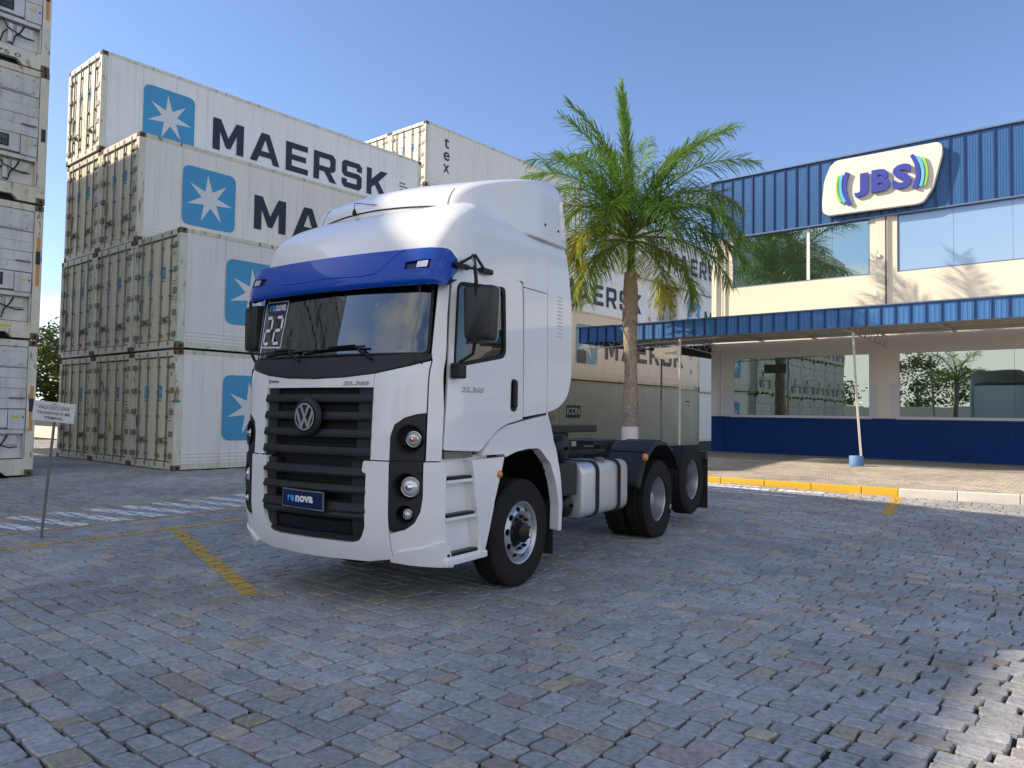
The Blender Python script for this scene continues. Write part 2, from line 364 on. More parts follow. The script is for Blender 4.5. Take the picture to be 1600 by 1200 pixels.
def text(name, body, box, fn, m, parent, bold=.0, shear=0, depth=0):
    """word fitted in box (u0,v0,u1,v1) of the surface fn(u,v,off)"""
    k = (body, bold, shear)
    if k not in TP: TP[k] = textpolys(*k)
    V, F = TP[k]; u0, v0, u1, v1 = box
    P = [(u0+a*(u1-u0), v0+b*(v1-v0)) for a, b in V]
    v = [fn(a, b, 0) for a, b in P]; f = list(F)
    if depth:
        n = len(v); v += [fn(a, b, -depth) for a, b in P]; ed = set()
        for q in F:
            for i in range(len(q)): ed.add((q[i], q[(i+1) % len(q)]))
        f += [(b, a, n+a, n+b) for a, b in ed if (b, a) not in ed]
    return link(name, mesh(name, v, f), m, parent)
GLY = {'M': (1.0, [[(0, 0), (.23, 0), (.23, .60), (.43, .12), (.57, .12), (.77, .60), (.77, 0), (1, 0), (1, 1), (.75, 1), (.5, .45), (.25, 1), (0, 1)]], []),
 'A': (1.04, [[(0, 0), (.24, 0), (.31, .2), (.73, .2), (.80, 0), (1.04, 0), (.66, 1), (.38, 1)]], [[(.38, .39), (.66, .39), (.52, .79)]]),
 'E': (.84, [[(0, 0), (.84, 0), (.84, .2), (.22, .2), (.22, .41), (.76, .41), (.76, .6), (.22, .6), (.22, .8), (.82, .8), (.82, 1), (0, 1)]], []),
 'R': (.92, [[(0, 0), (.22, 0), (.22, .33), (.42, .33), (.65, 0), (.92, 0), (.67, .35), (.78, .37), (.88, .48), (.88, .88), (.76, 1), (0, 1)]], [[(.22, .52), (.61, .52), (.66, .57), (.66, .75), (.61, .8), (.22, .8)]]),
 'S': (.86, [[(.86, .68), (.86, .88), (.74, 1), (.12, 1), (0, .88), (0, .52), (.12, .4), (.64, .4), (.64, .2), (.22, .2), (.22, .32), (0, .32), (0, .12), (.12, 0), (.74, 0), (.86, .12), (.86, .5), (.74, .6), (.22, .6), (.22, .8), (.64, .8), (.64, .68)]], []),
 'K': (.94, [[(0, 0), (.22, 0), (.22, .28), (.36, .41), (.65, 0), (.94, 0), (.53, .56), (.95, 1), (.64, 1), (.22, .60), (.22, 1), (0, 1)]], [])}
def word(name, s, u0, v0, h, sx, fn, m, parent, gap=.22):
    x = 0; mb = MB()
    for ch in s:
        w, o, ho = GLY[ch]; V, F = fill(o, ho)
        mb.add([fn(u0+(x+a)*h*sx, v0+b*h, 0) for a, b in V], F); x += w+gap
    return mb.build(name, m, parent)
def star(cx, cy, r0, r1, n=7, rot=.1):
    return [(cx+(r0 if i % 2 == 0 else r1)*math.cos(math.pi/2+rot+math.pi*i/n), cy+(r0 if i % 2 == 0 else r1)*math.sin(math.pi/2+rot+math.pi*i/n)) for i in range(2*n)]
# ------------------------------------------------------------------ ground
CA, SA = math.cos(YAW), math.sin(YAW)
def gz(x, y):
    k = min(max((-x*SA+y*CA-9)/9, 0), 1); return -.2*(1-k*k*(3-2*k))
def pix(x, y, z):
    X = x*CA+y*SA; Y = -x*SA+y*CA; Z = z-CAMH
    c, s = math.cos(PITCH), math.sin(PITCH); d = Y*c+Z*s; u = -Y*s+Z*c
    if d < .3: return (1e5, 1e5, d)
    a, b = X/d*1188.1, -u/d*1188.1; c, s = math.cos(ROLL), math.sin(ROLL); return (800+a*c-b*s, 600+a*s+b*c, d)
g = MB(); xs = [-600, -250, -100]+[-70+2*i for i in range(51)]+[60, 150, 600]
ys = [-600, -200, -80]+[-40+2*i for i in range(56)]+[100, 200, 600]
g.v = [(x, y, gz(x, y)-.032) for x in xs for y in ys]
g.f = [(i*len(ys)+j, (i+1)*len(ys)+j, (i+1)*len(ys)+j+1, i*len(ys)+j+1) for i in range(len(xs)-1) for j in range(len(ys)-1)]
ground = g.build('ground', 'ground_base'); tag(ground, 'dark sandy joints and ground under the grey cobbled yard', kind='structure')
KERB = [(-14.6, 16.05), (-7.73, 16.15), (-3.93, 16.42), (-1.92, 16.95), (3, 18.6), (9, 20.4)]
def kerby(x):
    for (a, b), (c, d) in zip(KERB, KERB[1:]):
        if x <= c or (c, d) == KERB[-1]: return b+(d-b)*(x-a)/(c-a)
def clip(poly, cl):
    out = poly; n = len(cl)
    for i in range(n):
        ax, ay = cl[i]; bx, by = cl[(i+1) % n]; inp = out; out = []
        if not inp: return out
        sd = lambda p: (bx-ax)*(p[1]-ay)-(by-ay)*(p[0]-ax)
        for j in range(len(inp)):
            p, q = inp[j-1], inp[j]; a, b = sd(p), sd(q)
            if (a >= 0) != (b >= 0): t = a/(a-b); out.append((p[0]+(q[0]-p[0])*t, p[1]+(q[1]-p[1])*t))
            if b >= 0: out.append(q)
    return out
def band(x0, y0, x1, y1, w):
    d = Vector((x1-x0, y1-y0)).normalized(); nx, ny = -d.y*w/2, d.x*w/2
    return [(x0-nx, y0-ny), (x1-nx, y1-ny), (x1+nx, y1+ny), (x0+nx, y0+ny)]
YEL = [band(-10.02, -2, -10.52, 7.6, .13), band(-11.28, 0, -11.55, 9, .10), band(-13.15, 0, -12.85, 8.4, .08), band(-10.24, 5.02, -6.26, 3.78, .17), band(-3.95, 16.45, -3.45, 13.75, .20)]
WHI = [band(a, b, c, d, w) for a, b, c, d, w in [(-12.95, 2.6, -11.4, 3.1, .26), (-12.95, 3.3, -11.4, 3.75, .26), (-12.95, 3.85, -11.42, 4.28, .26), (-12.95, 4.40, -11.44, 4.86, .27), (-12.95, 4.93, -11.46, 5.40, .26),
      (-12.93, 5.42, -11.48, 5.84, .22), (-12.92, 5.92, -11.48, 6.34, .23), (-12.9, 6.42, -11.52, 6.78, .18), (-12.88, 6.85, -11.55, 7.2, .2), (-12.85, 7.4, -11.6, 7.7, .2)]
      +[(-8.6, 14.25, -5.35, 14.85, .12), (-8.6, 14.7, -6.2, 15.0, .10), (-8.3, 15.2, -6.15, 15.5, .3), (-6.0, 15.6, -5.15, 15.85, .28), (-7.8, 15.62, -6.5, 15.9, .18)]]
rnd = random.Random(11)
stones = []
def wav(x, y): return .035*math.sin(x*.35+y*.2)+.012*math.sin(x*2.3+y*.8)
y = -1.0; row = 0
while y < 40:
    pitch = rnd.uniform(.140, .185)
    x = -60+rnd.random()*.2
    xe = 9.0
    while x < xe:
        L = rnd.choice((.15, .17, .18, .20, .23, .27))+rnd.uniform(-.012, .012)
        cx, cy = x+L/2, y+pitch/2+wav(x, y)
        px, py, d = pix(cx, cy, gz(cx, cy))
        if -260 < px < 2500 and d < (34 if cx < -24 else 27) and py < 1330 and cy < kerby(cx)-.06 and not (cx < -17.7 and cx > -30.3 and cy > 8.6) and not (cx < -18.4 and cy < 5.7):
            stones.append((x, y, L, pitch, d))
        elif px > 2500 and x > -10: break
        x += L
    y += pitch; row += 1
def stone_geo(x, y, L, P, d):
    g_ = rnd.uniform(.004, .011); j = lambda: rnd.uniform(-.012, .012)
    w0, w1 = wav(x, y), wav(x+L, y)
    b = [(x+g_+j(), y+g_+w0+j()), (x+L-g_+j(), y+g_+w1+j()), (x+L-g_+j(), y+P-g_+w1+j()), (x+g_+j(), y+P-g_+w0+j())]
    h = rnd.uniform(-.003, .004)
    cx, cy = x+L/2, y+P/2
    tx, ty = rnd.gauss(0, .012), rnd.gauss(0, .012)
    # octagon top with worn corners
    oct_ = []
    for i in range(4):
        p = Vector(b[i]); a = Vector(b[i-1]); c = Vector(b[(i+1) % 4]); k = rnd.uniform(.06, .20)
        oct_ += [p.lerp(a, k*.7), p.lerp(c, k*.5)]
    c0 = Vector((cx, cy+wav(cx, y)))
    vt = []; vm = []
    for p in oct_:
        q = p.lerp(c0, .07); vt.append((q.x, q.y, gz(q.x, q.y)+h+(q.x-cx)*tx+(q.y-cy)*ty)); vm.append((p.x, p.y, gz(p.x, p.y)+h-.006+(p.x-cx)*tx+(p.y-cy)*ty))
    return vt, vm
def stone_mesh(vt, vm):
    n = len(vt); v = vt+vm+[(p[0], p[1], p[2]-.045) for p in vm]
    f = [tuple(range(n))]+[(i, n+i, n+(i+1) % n, (i+1) % n) for i in range(n)]+[(n+i, 2*n+i, 2*n+(i+1) % n, n+(i+1) % n) for i in range(n)]
    return v, f
def tint():
    r = rnd.random()
    if r < .74: k = rnd.uniform(.85, 1.12); return (.305*k, .312*k, .312*k)
    if r < .84: k = rnd.uniform(.85, 1.2); return (.32*k, .31*k, .30*k)
    if r < .93: k = rnd.uniform(.8, 1.15); return (.37*k, .335*k, .285*k)
    if r < .97: k = rnd.uniform(.8, 1.1); return (.36*k, .33*k, .25*k)
    k = rnd.uniform(.8, 1.1); return (.32*k, .28*k, .27*k)
def with_tint(me, cols):
    at = me.attributes.new('tint', 'FLOAT_COLOR', 'FACE')
    flat = []
    for c in cols: flat += [*c, 1]
    at.data.foreach_set('color', flat)
stones.sort(key=lambda s: s[4])
bulk_v, bulk_f, bulk_c = [], [], []
pv = {'yellow': MB(), 'white': MB()}
def near_paint(x, y): return x < -9.5 or (x < -6 and 3.4 < y < 5.4) or (y > 13.4 and x < -3)
near_n = 0
for s in stones:
    vt, vm = stone_geo(*s); v, f = stone_mesh(vt, vm); c = tint()
    px, py, d = pix(s[0]+.08, s[1]+.07, -.2)
    if near_n < 299 and -10 < px < 1610 and py < 1230:
        me = mesh('cobblestone', v, f); with_tint(me, [c]*len(f)); o = link('cobblestone', me, 'cobble_stone', ground); near_n += 1
    else:
        n = len(bulk_v); bulk_v += v; bulk_f += [tuple(i+n for i in q) for q in f]; bulk_c += [c]*len(f)
    if near_paint(s[0], s[1]):
        poly = [(p[0], p[1]) for p in vt]; zt = vt[0][2]
        for key, bands in (('yellow', YEL), ('white', WHI)):
            for bd in bands:
                q = clip(poly, bd)
                if len(q) > 2:
                    q = [(a+rnd.uniform(-.004, .004), b_+rnd.uniform(-.004, .004)) for a, b_ in q]
                    # follow the stone top plane
                    A0, A1, A2 = Vector(vt[0]), Vector(vt[3]), Vector(vt[6]); nn = (A1-A0).cross(A2-A0)
                    if abs(nn.z) < 1e-9: continue
                    pv[key].add([(a, b_, A0.z-(nn.x*(a-A0.x)+nn.y*(b_-A0.y))/nn.z+.0035) for a, b_ in q], [tuple(range(len(q)))])
me = mesh('cobblestones', bulk_v, bulk_f); with_tint(me, bulk_c); o = link('cobblestones', me, 'cobble_stone', ground); o['kind'] = 'stuff'
tag(pv['yellow'].build('yellow_painted_lines', 'yellow_paint'), 'worn yellow lines painted on the cobbles', kind='structure')
tag(pv['white'].build('white_painted_crossing', 'white_paint'), 'worn white crossing bars painted on the cobbles', kind='structure')
# pavement beyond the kerb: slab, pavers, kerb stones
pvt = MB(); xs = [-14.5+.6*i for i in range(45)]
pvt.v = []
for x in xs: pvt.v += [(x, kerby(x)+.12, .08), (x, 20.5, .255), (x, 21.2, .255), (x, kerby(x)+.12, -.2)]
for i in range(len(xs)-1):
    a = i*4; b_ = a+4
    pvt.f += [(a, b_, b_+1, a+1), (a+3, b_+3, b_, a)]
pave = pvt.build('pavement', 'ground_base'); tag(pave, 'sandy bed of the raised pavement in front of the building', kind='structure')
plist = []
def pz(x, y): k_ = kerby(x)+.12; return .10+.17*min(max((y-k_)/(20.5-k_), 0), 1)
y = 16.2; r_ = 0
while y < 20.95:
    x = -14.4+(.1 if r_ % 2 else 0)
    while x < 8.5:
        px, py, d = pix(x, y, .1)
        if y > kerby(x+.1)+.16 and 850 < px < 2100: plist.append((x, y, d, px))
        x += .205
    y += .105; r_ += 1
plist.sort(key=lambda p: p[2] if p[3] < 1600 else p[2]+50)
bv, bf, bc = [], [], []
for i, (x, y, d, px) in enumerate(plist):
    k = rnd.uniform(.82, 1.12); c = (.47*k, .42*k, .35*k) if rnd.random() < .85 else (.40*k, .36*k, .31*k)
    h = pz(x, y)+rnd.uniform(-.002, .002); t = .006
    v = [(x+t, y+t, h), (x+.2-t, y+t, h), (x+.2-t, y+.1-t, h), (x+t, y+.1-t, h), (x, y, h-.02), (x+.2, y, h-.02), (x+.2, y+.1, h-.02), (x, y+.1, h-.02)]
    f = [(0, 1, 2, 3), (0, 4, 5, 1), (1, 5, 6, 2), (2, 6, 7, 3), (3, 7, 4, 0)]
    if i < 290: me = mesh('paver', v, f); with_tint(me, [c]*5); link('paver', me, 'paver_stone', pave)
    else: n = len(bv); bv += v; bf += [tuple(j+n for j in q) for q in f]; bc += [c]*5
me = mesh('pavers', bv, bf); with_tint(me, bc); o = link('pavers', me, 'paver_stone', pave); o['kind'] = 'stuff'
kb = empty('kerb', (0, 0, 0)); tag(kb, 'kerb edging the pavement', kind='structure')
x = -14.4
while x < 8.0:
    L = .98; y0, y1 = kerby(x), kerby(x+L); m_ = 'kerb_yellow' if x+L < -3.6 else 'kerb_white'
    if x < -3.95 < x+L: L = -3.93-x; y1 = kerby(x+L); m_ = 'kerb_yellow'
    g0, g1 = gz(x, y0), gz(x+L, y1); e = .006
    mb = MB().add([(x+e, y0, g0-.1), (x+L-e, y1, g1-.1), (x+L-e, y1+.13, g1-.1), (x+e, y0+.13, g0-.1), (x+e, y0+.015, .105), (x+L-e, y1+.015, .105), (x+L-e, y1+.13, .105), (x+e, y0+.13, .105)],
              [(0, 3, 2, 1), (4, 5, 6, 7), (0, 1, 5, 4), (1, 2, 6, 5), (2, 3, 7, 6), (3, 0, 4, 7)])
    mb.build('kerb_stone', m_, kb, bevel=.012); x += L
B('apron', 'concrete', None, (-14.6, 10, 21.1, 24.9, -.1, .272)); tag(bpy.data.objects['apron'], 'smooth concrete walkway under the blue canopy', kind='structure')
# ------------------------------------------------------------------ refrigerated containers
CW, CH, CL = 2.438, 2.88, 12.19
def shell(root, skip_ends=False):
    """frame, walls, roof; origin at the front right bottom corner: x in [-CW,0], y in [0,CL]"""
    for y0 in (0, CL-.17):
        for x0 in (-.17, -CW):
            post = B('corner_post', 'reefer_frame', root, (x0, x0+.17, y0, y0+.17, .13, CH-.13), bevel=.012)
            for z0 in (0, CH-.125):
                mb = MB(); X0, X1, Y0, Y1, Z0, Z1 = x0-.003, x0+.173, y0-.003, y0+.173, z0, z0+.125
                mb.box(X0, X1, Y0, Y1, Z0, Z1); mb.build('corner_casting', 'reefer_casting', root, bevel=.015)
                h = MB(); s = 1 if x0 > -1 else -1; xf = X1 if s > 0 else X0
                ov = [(math.cos(t)*.028, math.sin(t)*.042) for t in [i*math.pi/5 for i in range(10)]]
                h.add([(xf+s*.002, y0+.085+a, z0+.062+b) for a, b in ov], [tuple(range(10))])
                yf = Y0 if y0 == 0 else Y1
                h.add([(x0+.085+a, yf+(-.002 if y0 == 0 else .002), z0+.062+b) for a, b in ov], [tuple(range(10))])
                h.build('casting_hole', 'dark_hollow', root)
    for x0 in (-.09, -CW+.0):
        B('top_rail', 'reefer_frame', root, (x0, x0+.09, .17, CL-.17, CH-.10, CH-.005))
        B('bottom_rail', 'reefer_frame', root, (x0, x0+.09, .17, CL-.17, .03, .17))
        out = x0+.09-.012 if x0 > -1 else x0+.012
        mb = MB()
        for k in range(3):
            z = .22+k*.085
            mb.box(min(out, out+(.010 if x0 > -1 else -.010))-.002, max(out, out+(.010 if x0 > -1 else -.010)), .19, CL-.19, z, z+.045)
        mb.build('kick_rib', 'reefer_white', root, bevel=.008)
        # side wall in sheets with a fine joint between them
        n = 12
        for k in range(n):
            a = .17+(CL-.34)*k/n; b = .17+(CL-.34)*(k+1)/n
            B('side_panel', 'reefer_white', root, (min(x0+.045, out), max(x0+.045, out), a+.003, b-.003, .17, CH-.10))
    B('wall_core', 'reefer_frame', root, (-CW+.03, -.03, .14, CL-.10, .15, CH-.03))
    B('roof', 'reefer_white', root, (-CW+.1, -.1, .1, CL-.1, CH-.03, CH-.008))
def make_door_container(name='refrigerated_container'):
    root = empty(name)
    shell(root)
    B('door_header', 'reefer_frame', root, (-CW+.17, -.17, .0, .14, CH-.16, CH-.01), bevel=.01)
    sill = B('door_sill', 'reefer_frame', root, (-CW+.17, -.17, .0, .14, .02, .19), bevel=.01)
    mid = -CW/2
    for s, x0, x1 in ((1, mid+.008, -.185), (-1, -CW+.185, mid-.008)):
        leaf = B('door', 'reefer_door', root, (x0, x1, .045, .13, .215, CH-.185), bevel=.008)
        g_ = MB(); g_.box(x0-.012, x1+.012, .075, .12, .20, CH-.17); g_.build('door_gasket', 'rubber', root)
        for fx in (.27, .73):
            xx = x0+(x1-x0)*fx if s > 0 else x0+(x1-x0)*fx
            rod = MB(); rod.cyl((xx, .012, .07), (xx, .012, CH-.06), .021, n=8)
            rod.box(xx-.035, xx+.035, -.012, .05, .10, .17); rod.box(xx-.03, xx+.03, -.012, .045, CH-.12, CH-.05)
            lr = rod.build('lock_rod', 'galvanised', root)
            br = MB()
            for z in (.33, .62, 1.25, 1.85, 2.45): br.box(xx-.042, xx+.042, -.006, .045, z, z+.055)
            br.build('rod_bracket', 'galvanised', root)
            hd = MB(); z = .80 if fx == .27 else .74
            dx = .20*(1 if fx == .27 else -1)
            hd.tube([(xx, -.02, z+.03), (xx+dx*.5, -.03, z), (xx+dx, -.035, z-.05), (xx+dx, -.03, z-.13)], .016, 6); hd.box(xx+dx-.04, xx+dx+.04, -.02, .045, z-.10, z-.04)
            hd.build('door_handle', 'hinge_metal', root)
        xh = -.185 if s > 0 else -CW+.185
        for z in (.28, .80, 1.32, 1.84, 2.42):
            B('hinge', 'hinge_metal', root, (xh-.10, xh+.10, -.012, .04, z, z+.13), bevel=.008)
    # stickers and small print on the doors
    fr = lambda x, z, o: (x, .043-o, z)
    for k in range(7): B('print_line', 'print_grey', root, (-.42+.02*(k % 3), -.24, .0425, .044, 1.62-k*.075, 1.64-k*.075))
    fn = lambda a, b, o: (a, .0425+o, b)
    text('number_print', 'MNBU 314', (-.56, 2.42, -.22, 2.52), fn, 'print_grey', root, .01); text('number_print', '45R1', (-.40, 2.25, -.26, 2.34), fn, 'print_grey', root, .01)
    for k, (a, b) in enumerate(((-1.02, .0), (-1.72, 0))):
        mapped('door_logo', [rpoly([(a, 1.72), (a+.24, 1.72), (a+.24, 2.02), (a, 2.02)], .03)], [], lambda u, v, o: (u, .0420+o, v), 'logo_blue', root)
        mapped('door_star', [star(a+.12, 1.87, .10, .035)], [], lambda u, v, o: (u, .0400+o, v), 'star_white', root)
        B('logo_caption', 'print_grey', root, (a+.01, a+.23, .0425, .044, 1.655, 1.68))
    B('sticker', 'orange_label', root, (-.95, -.80, .042, .0445, .27, .36)); B('vent_plate', 'machine_dark', root, (-2.13, -2.0, .03, .045, 1.0, 1.28))
    fs = lambda a, b, o: (-.010+o, a, b)
    # far end kept simple: the machine face is out of sight
    B('end_wall', 'reefer_white', root, (-CW+.17, -.17, CL-.12, CL-.05, .1, CH-.1))
    return root
def make_plain_container(name='refrigerated_container'):
    root = empty(name)
    for y0 in (0, CL-.17):
        for x0 in (-.17, -CW): B('corner_post', 'reefer_frame', root, (x0, x0+.17, y0, y0+.17, 0, CH))
    B('wall', 'reefer_white', root, (-CW+.015, -.015, .03, CL-.03, .16, CH-.09)); B('top_frame', 'reefer_frame', root, (-CW+.005, -.005, .012, CL-.012, CH-.09, CH-.004)); B('bottom_frame', 'reefer_frame', root, (-CW+.005, -.005, .012, CL-.012, .02, .16))
    return root
def make_machine_container(name='refrigerated_container'):
    """machine end at x=0 facing +x; y in [-CW,0], body runs to -x"""
    root = empty(name)
    for y0 in (-.17, -CW):
        B('corner_post', 'reefer_frame', root, (-.17, 0, y0, y0+.17, .13, CH-.13), bevel=.012)
        for z0 in (0, CH-.125):
            B('corner_casting', 'reefer_casting', root, (-.175, .003, y0-.003, y0+.173, z0, z0+.125), bevel=.015)
            ov = [(math.cos(t)*.04, math.sin(t)*.030) for t in [i*math.pi/5 for i in range(10)]]
            h = MB(); h.add([(.0055, y0+.085+b, z0+.062+a) for a, b in ov], [tuple(range(10))]); h.build('casting_hole', 'dark_hollow', root)
    B('wall', 'reefer_white', root, (-CL, -.17, -CW+.02, -.02, .15, CH-.08)); B('body_frame', 'reefer_frame', root, (-CL, -.17, -CW+.005, -.005, .03, .15), (-CL, -.17, -CW+.005, -.005, CH-.08, CH-.004))
    B('header', 'reefer_frame', root, (-.14, -.01, -CW+.17, -.17, CH-.15, CH-.01), bevel=.01)
    # sill with the two gaps for the fork tunnels
    mb = MB(); P = [(-CW+.17, .02), (-1.9, .02), (-1.8, .13), (-1.35, .13), (-1.28, .02), (-1.16, .02), (-1.09, .13), (-.62, .13), (-.50, .02), (-.17, .02), (-.17, .36), (-CW+.17, .36)]
    mb.prism(P, lambda y, z: (-.012, y, z), lambda y, z: (-.14, y, z)); mb.build('sill', 'reefer_frame', root)
    B('sill_back', 'dark_hollow', root, (-.20, -.15, -CW+.17, -.17, 0, .36))
    E = -.02
    # upper machine panels with seams
    for k in range(4): B('front_panel', 'machine_white', root, (-.16, E-.01*(k % 2), -CW+.18, -.18, 1.42+k*.215+.004, 1.42+(k+1)*.215-.004))
    B('top_panel', 'machine_white', root, (-.16, E, -CW+.18, -.18, 2.29, CH-.16), bevel=.006)
    fn = lambda a, b, o: (.002+o, a, b)
    for (a, b) in ((-.95, -.28), (-2.10, -1.45)):
        mapped('access_hatch', [rpoly([(a, 2.32), (b, 2.32), (b, 2.66), (a, 2.66)], .12)], [], fn, 'machine_white', root, thick=.02)
        bl = MB()
        for yy in (a+.03, (a+b)/2, b-.03):
            for z in (2.36, 2.62): bl.cyl((.0, yy, z), (.014, yy, z), .012, n=6)
        bl.build('bolt', 'galvanised', root)
    B('rail_handle', 'galvanised', root, (.0, .03, -.50, -.22, 1.63, 1.66), bevel=.008)
    # controller
    B('control_box', 'machine_white', root, (-.15, .02, -1.18, -.52, 1.02, 1.40), bevel=.01)
    B('control_panel', 'plastic_dark', root, (.02, .028, -.98, -.72, 1.09, 1.35), bevel=.004); B('display', 'display_green', root, (.028, .031, -.95, -.76, 1.23, 1.32))
    kp = MB()
    for i in range(4):
        for j in range(2): kp.box(.028, .033, -.95+i*.052, -.915+i*.052, 1.12+j*.045, 1.15+j*.045)
    kp.build('keypad', 'print_grey', root)
    B('side_cover', 'machine_white', root, (-.15, .01, -.505, -.19, .99, 1.40), bevel=.01); B('yellow_sticker', 'yellow_label', root, (.010, .013, -.44, -.30, 1.22, 1.27)); B('blue_sticker', 'print_navy', root, (.010, .013, -.25, -.22, 1.22, 1.26))
    B('cable_box', 'machine_white', root, (-.15, .0, -CW+.19, -1.20, .99, 1.40), bevel=.01)
    fnp = lambda a, b, o: (.022+o, a, b)
    # machinery bay: dark recess with condenser fan, compressor, boxes and pipes
    B('bay_back', 'machine_dark', root, (-.55, -.50, -CW+.18, -.18, .36, .99)); B('bay_side', 'machine_white', root, (-.5, -.02, -.20, -.18, .36, .99)); B('bay_side', 'machine_white', root, (-.5, -.02, -CW+.18, -CW+.20, .36, .99))
    B('bay_lip', 'machine_white', root, (-.06, E, -CW+.18, -.18, .90, .985)); B('bay_floor', 'machine_dark', root, (-.5, -.03, -CW+.2, -.2, .36, .375))
    M = Matrix.Translation((-.30, -1.78, .65)) @ Matrix.Rotation(math.pi/2, 4, 'Y')
    fanm = MB().lathe([(.21, -.04), (.26, -.04), (.26, .08), (.21, .08)], 20, M, closed=True)
    for k in range(5):
        t = 2*math.pi*k/5
        fanm.add([(.03*math.cos(t), .03*math.sin(t), 0), (.2*math.cos(t-.25), .2*math.sin(t-.25), .01), (.2*math.cos(t+.35), .2*math.sin(t+.35), .05), (.04*math.cos(t+.6), .04*math.sin(t+.6), .03)], [(0, 1, 2, 3)], M)
    fanm.build('condenser_fan', 'machine_dark', root)
    MB().lathe([(0, -.14), (.09, -.14), (.11, -.1), (.11, .12), (.07, .17), (0, .17)], 16, Matrix.Translation((-.25, -1.05, .54))).build('compressor', 'machine_dark', root, auto=40)
    B('junction_box', 'machine_white', root, (-.3, -.10, -.62, -.30, .66, .86), bevel=.01); MB().cyl((-.1, -.74, .45), (-.1, -.74, .84), .055, n=12).build('receiver', 'machine_white', root, auto=40)
    p = MB()
    for k in range(4):
        a = -1.35+k*.22; p.tube([(-.12, a, .42), (-.07, a+.04, .6), (-.10, a+.14, .72), (-.06, a+.2, .86)], .016, 6)
    p.tube([(-.05, -.9, .9), (-.03, -.8, .72), (-.04, -.62, .66), (-.03, -.45, .60), (-.05, -.3, .62)], .014, 6); p.build('pipe', 'rubber', root)
    B('lower_panel', 'reefer_frame', root, (-.14, E+.004, -CW+.18, -.18, .30, .36))
    return root
def place(proto, loc, label, group, color, cm):
    o = copy_tree(proto, None, cm); o.location = loc
    tag(o, label, 'shipping container', group)
    for c in o.children: c.color = (*color, 1)
    return o
TINTS = [(1, 1, 1), (.94, .95, .93), (1, .97, .90), (.90, .92, .92), (.97, .93, .84), (1.04, 1.04, 1.03)]
def decal_maersk(root, logo=True, faded=False, t0=3.33, star_part=True, dz=0):
    fn = lambda a, b, o: (.0005+o, a, b); fn2 = lambda a, b, o: (.003+o, a, b)
    if logo:
        mapped('logo_panel', [rpoly([(1.18, .70+dz), (2.73, .70+dz), (2.73, 2.33+dz), (1.18, 2.33+dz)], .22, 6)], [], fn, 'logo_blue_faded' if faded else 'logo_blue', root)
        mapped('star', [star(1.955, 1.50+dz, .68, .235)], [], fn2, 'star_white', root)
    word('lettering', 'MAERSK', t0, .98+dz, 1.0, 1.06, fn, 'print_faded' if faded else 'print_navy', root)
    B('warning_sign', 'orange_label', root, (.0, .0025, 11.15, 11.35, .72, .95)); B('info_print', 'print_grey', root, (.0, .0025, 11.05, 11.35, 1.75, 1.79), (.0, .0025, 11.05, 11.45, 1.62, 1.66), (.0, .0025, 11.10, 11.30, 1.49, 1.53))
pd = make_door_container(); cmd = child_map(pd)
pm = make_machine_container(); cmm = child_map(pm)
pp = make_plain_container(); cmp_ = child_map(pp)
GX, GY, PW, PH = -17.60, 8.50, 2.4635, 2.896
G1 = 'white refrigerated containers stacked with their doors to the yard'
lv = ['bottom', 'second', 'third', 'top']
spec = [ (0, 0, 'white container with rusty corner post on the ground, nearest behind the truck mirror'), (1, 0, 'ground level container with a torn red arrow on its doors'),
 (2, 0, 'cream ground level container partly behind the white parking sign'), (0, 1, 'second level container with a blue star panel touching the truck mirror'),
 (1, 1, 'cream second level container, middle of three door columns'), (2, 1, 'cream second level container, leftmost of three door columns'),
 (1, 2, 'third level container with a rust streaked corner and blue star panel'), (2, 2, 'cream third level container left of the one with the rust streaked corner'),
 (2, 3, 'sunlit container alone on top of the door stack with full navy lettering')]
first = True
for c, l, lab in spec:
    if first: o = pd; first = False; o.location = (GX-PW*c, GY, PH*l); tag(o, lab, 'shipping container', G1); [setattr(k, 'color', (*TINTS[0], 1)) for k in o.children]
    else:
        t = TINTS[(c*2+l*3) % 6]
        if (c, l) == (2, 3): t = (1.05, 1.06, 1.07)
        o = place(pd, (GX-PW*c+(.05 if l == 1 and c == 0 else 0), GY+(-.03 if l % 2 else .02), PH*l), lab, G1, t, cmd)
    if (c, l) in ((0, 0), (0, 1), (1, 2), (2, 3)): decal_maersk(o)
    fn = lambda a, b, o_: (a, .0415+o_, b)
    if (c, l) == (1, 0):
        mapped('orange_arrow', [[(-2.18, 2.38), (-1.95, 2.18), (-1.88, 2.24), (-1.78, 2.02), (-1.62, 1.88), (-1.80, 1.9), (-1.88, 2.12), (-1.98, 2.05), (-2.08, 1.85)]], [], fn, 'red_print', o)
        mapped('warning_triangle', [[(-1.45, .85), (-1.18, .85), (-1.31, 1.15)]], [], fn, 'orange_label', o)
    if c == 0: B('green_tape', 'green_mark', o, (-.16, .0045, -.006, .12, 1.62 if l == 0 else .12, 1.67 if l == 0 else .17))
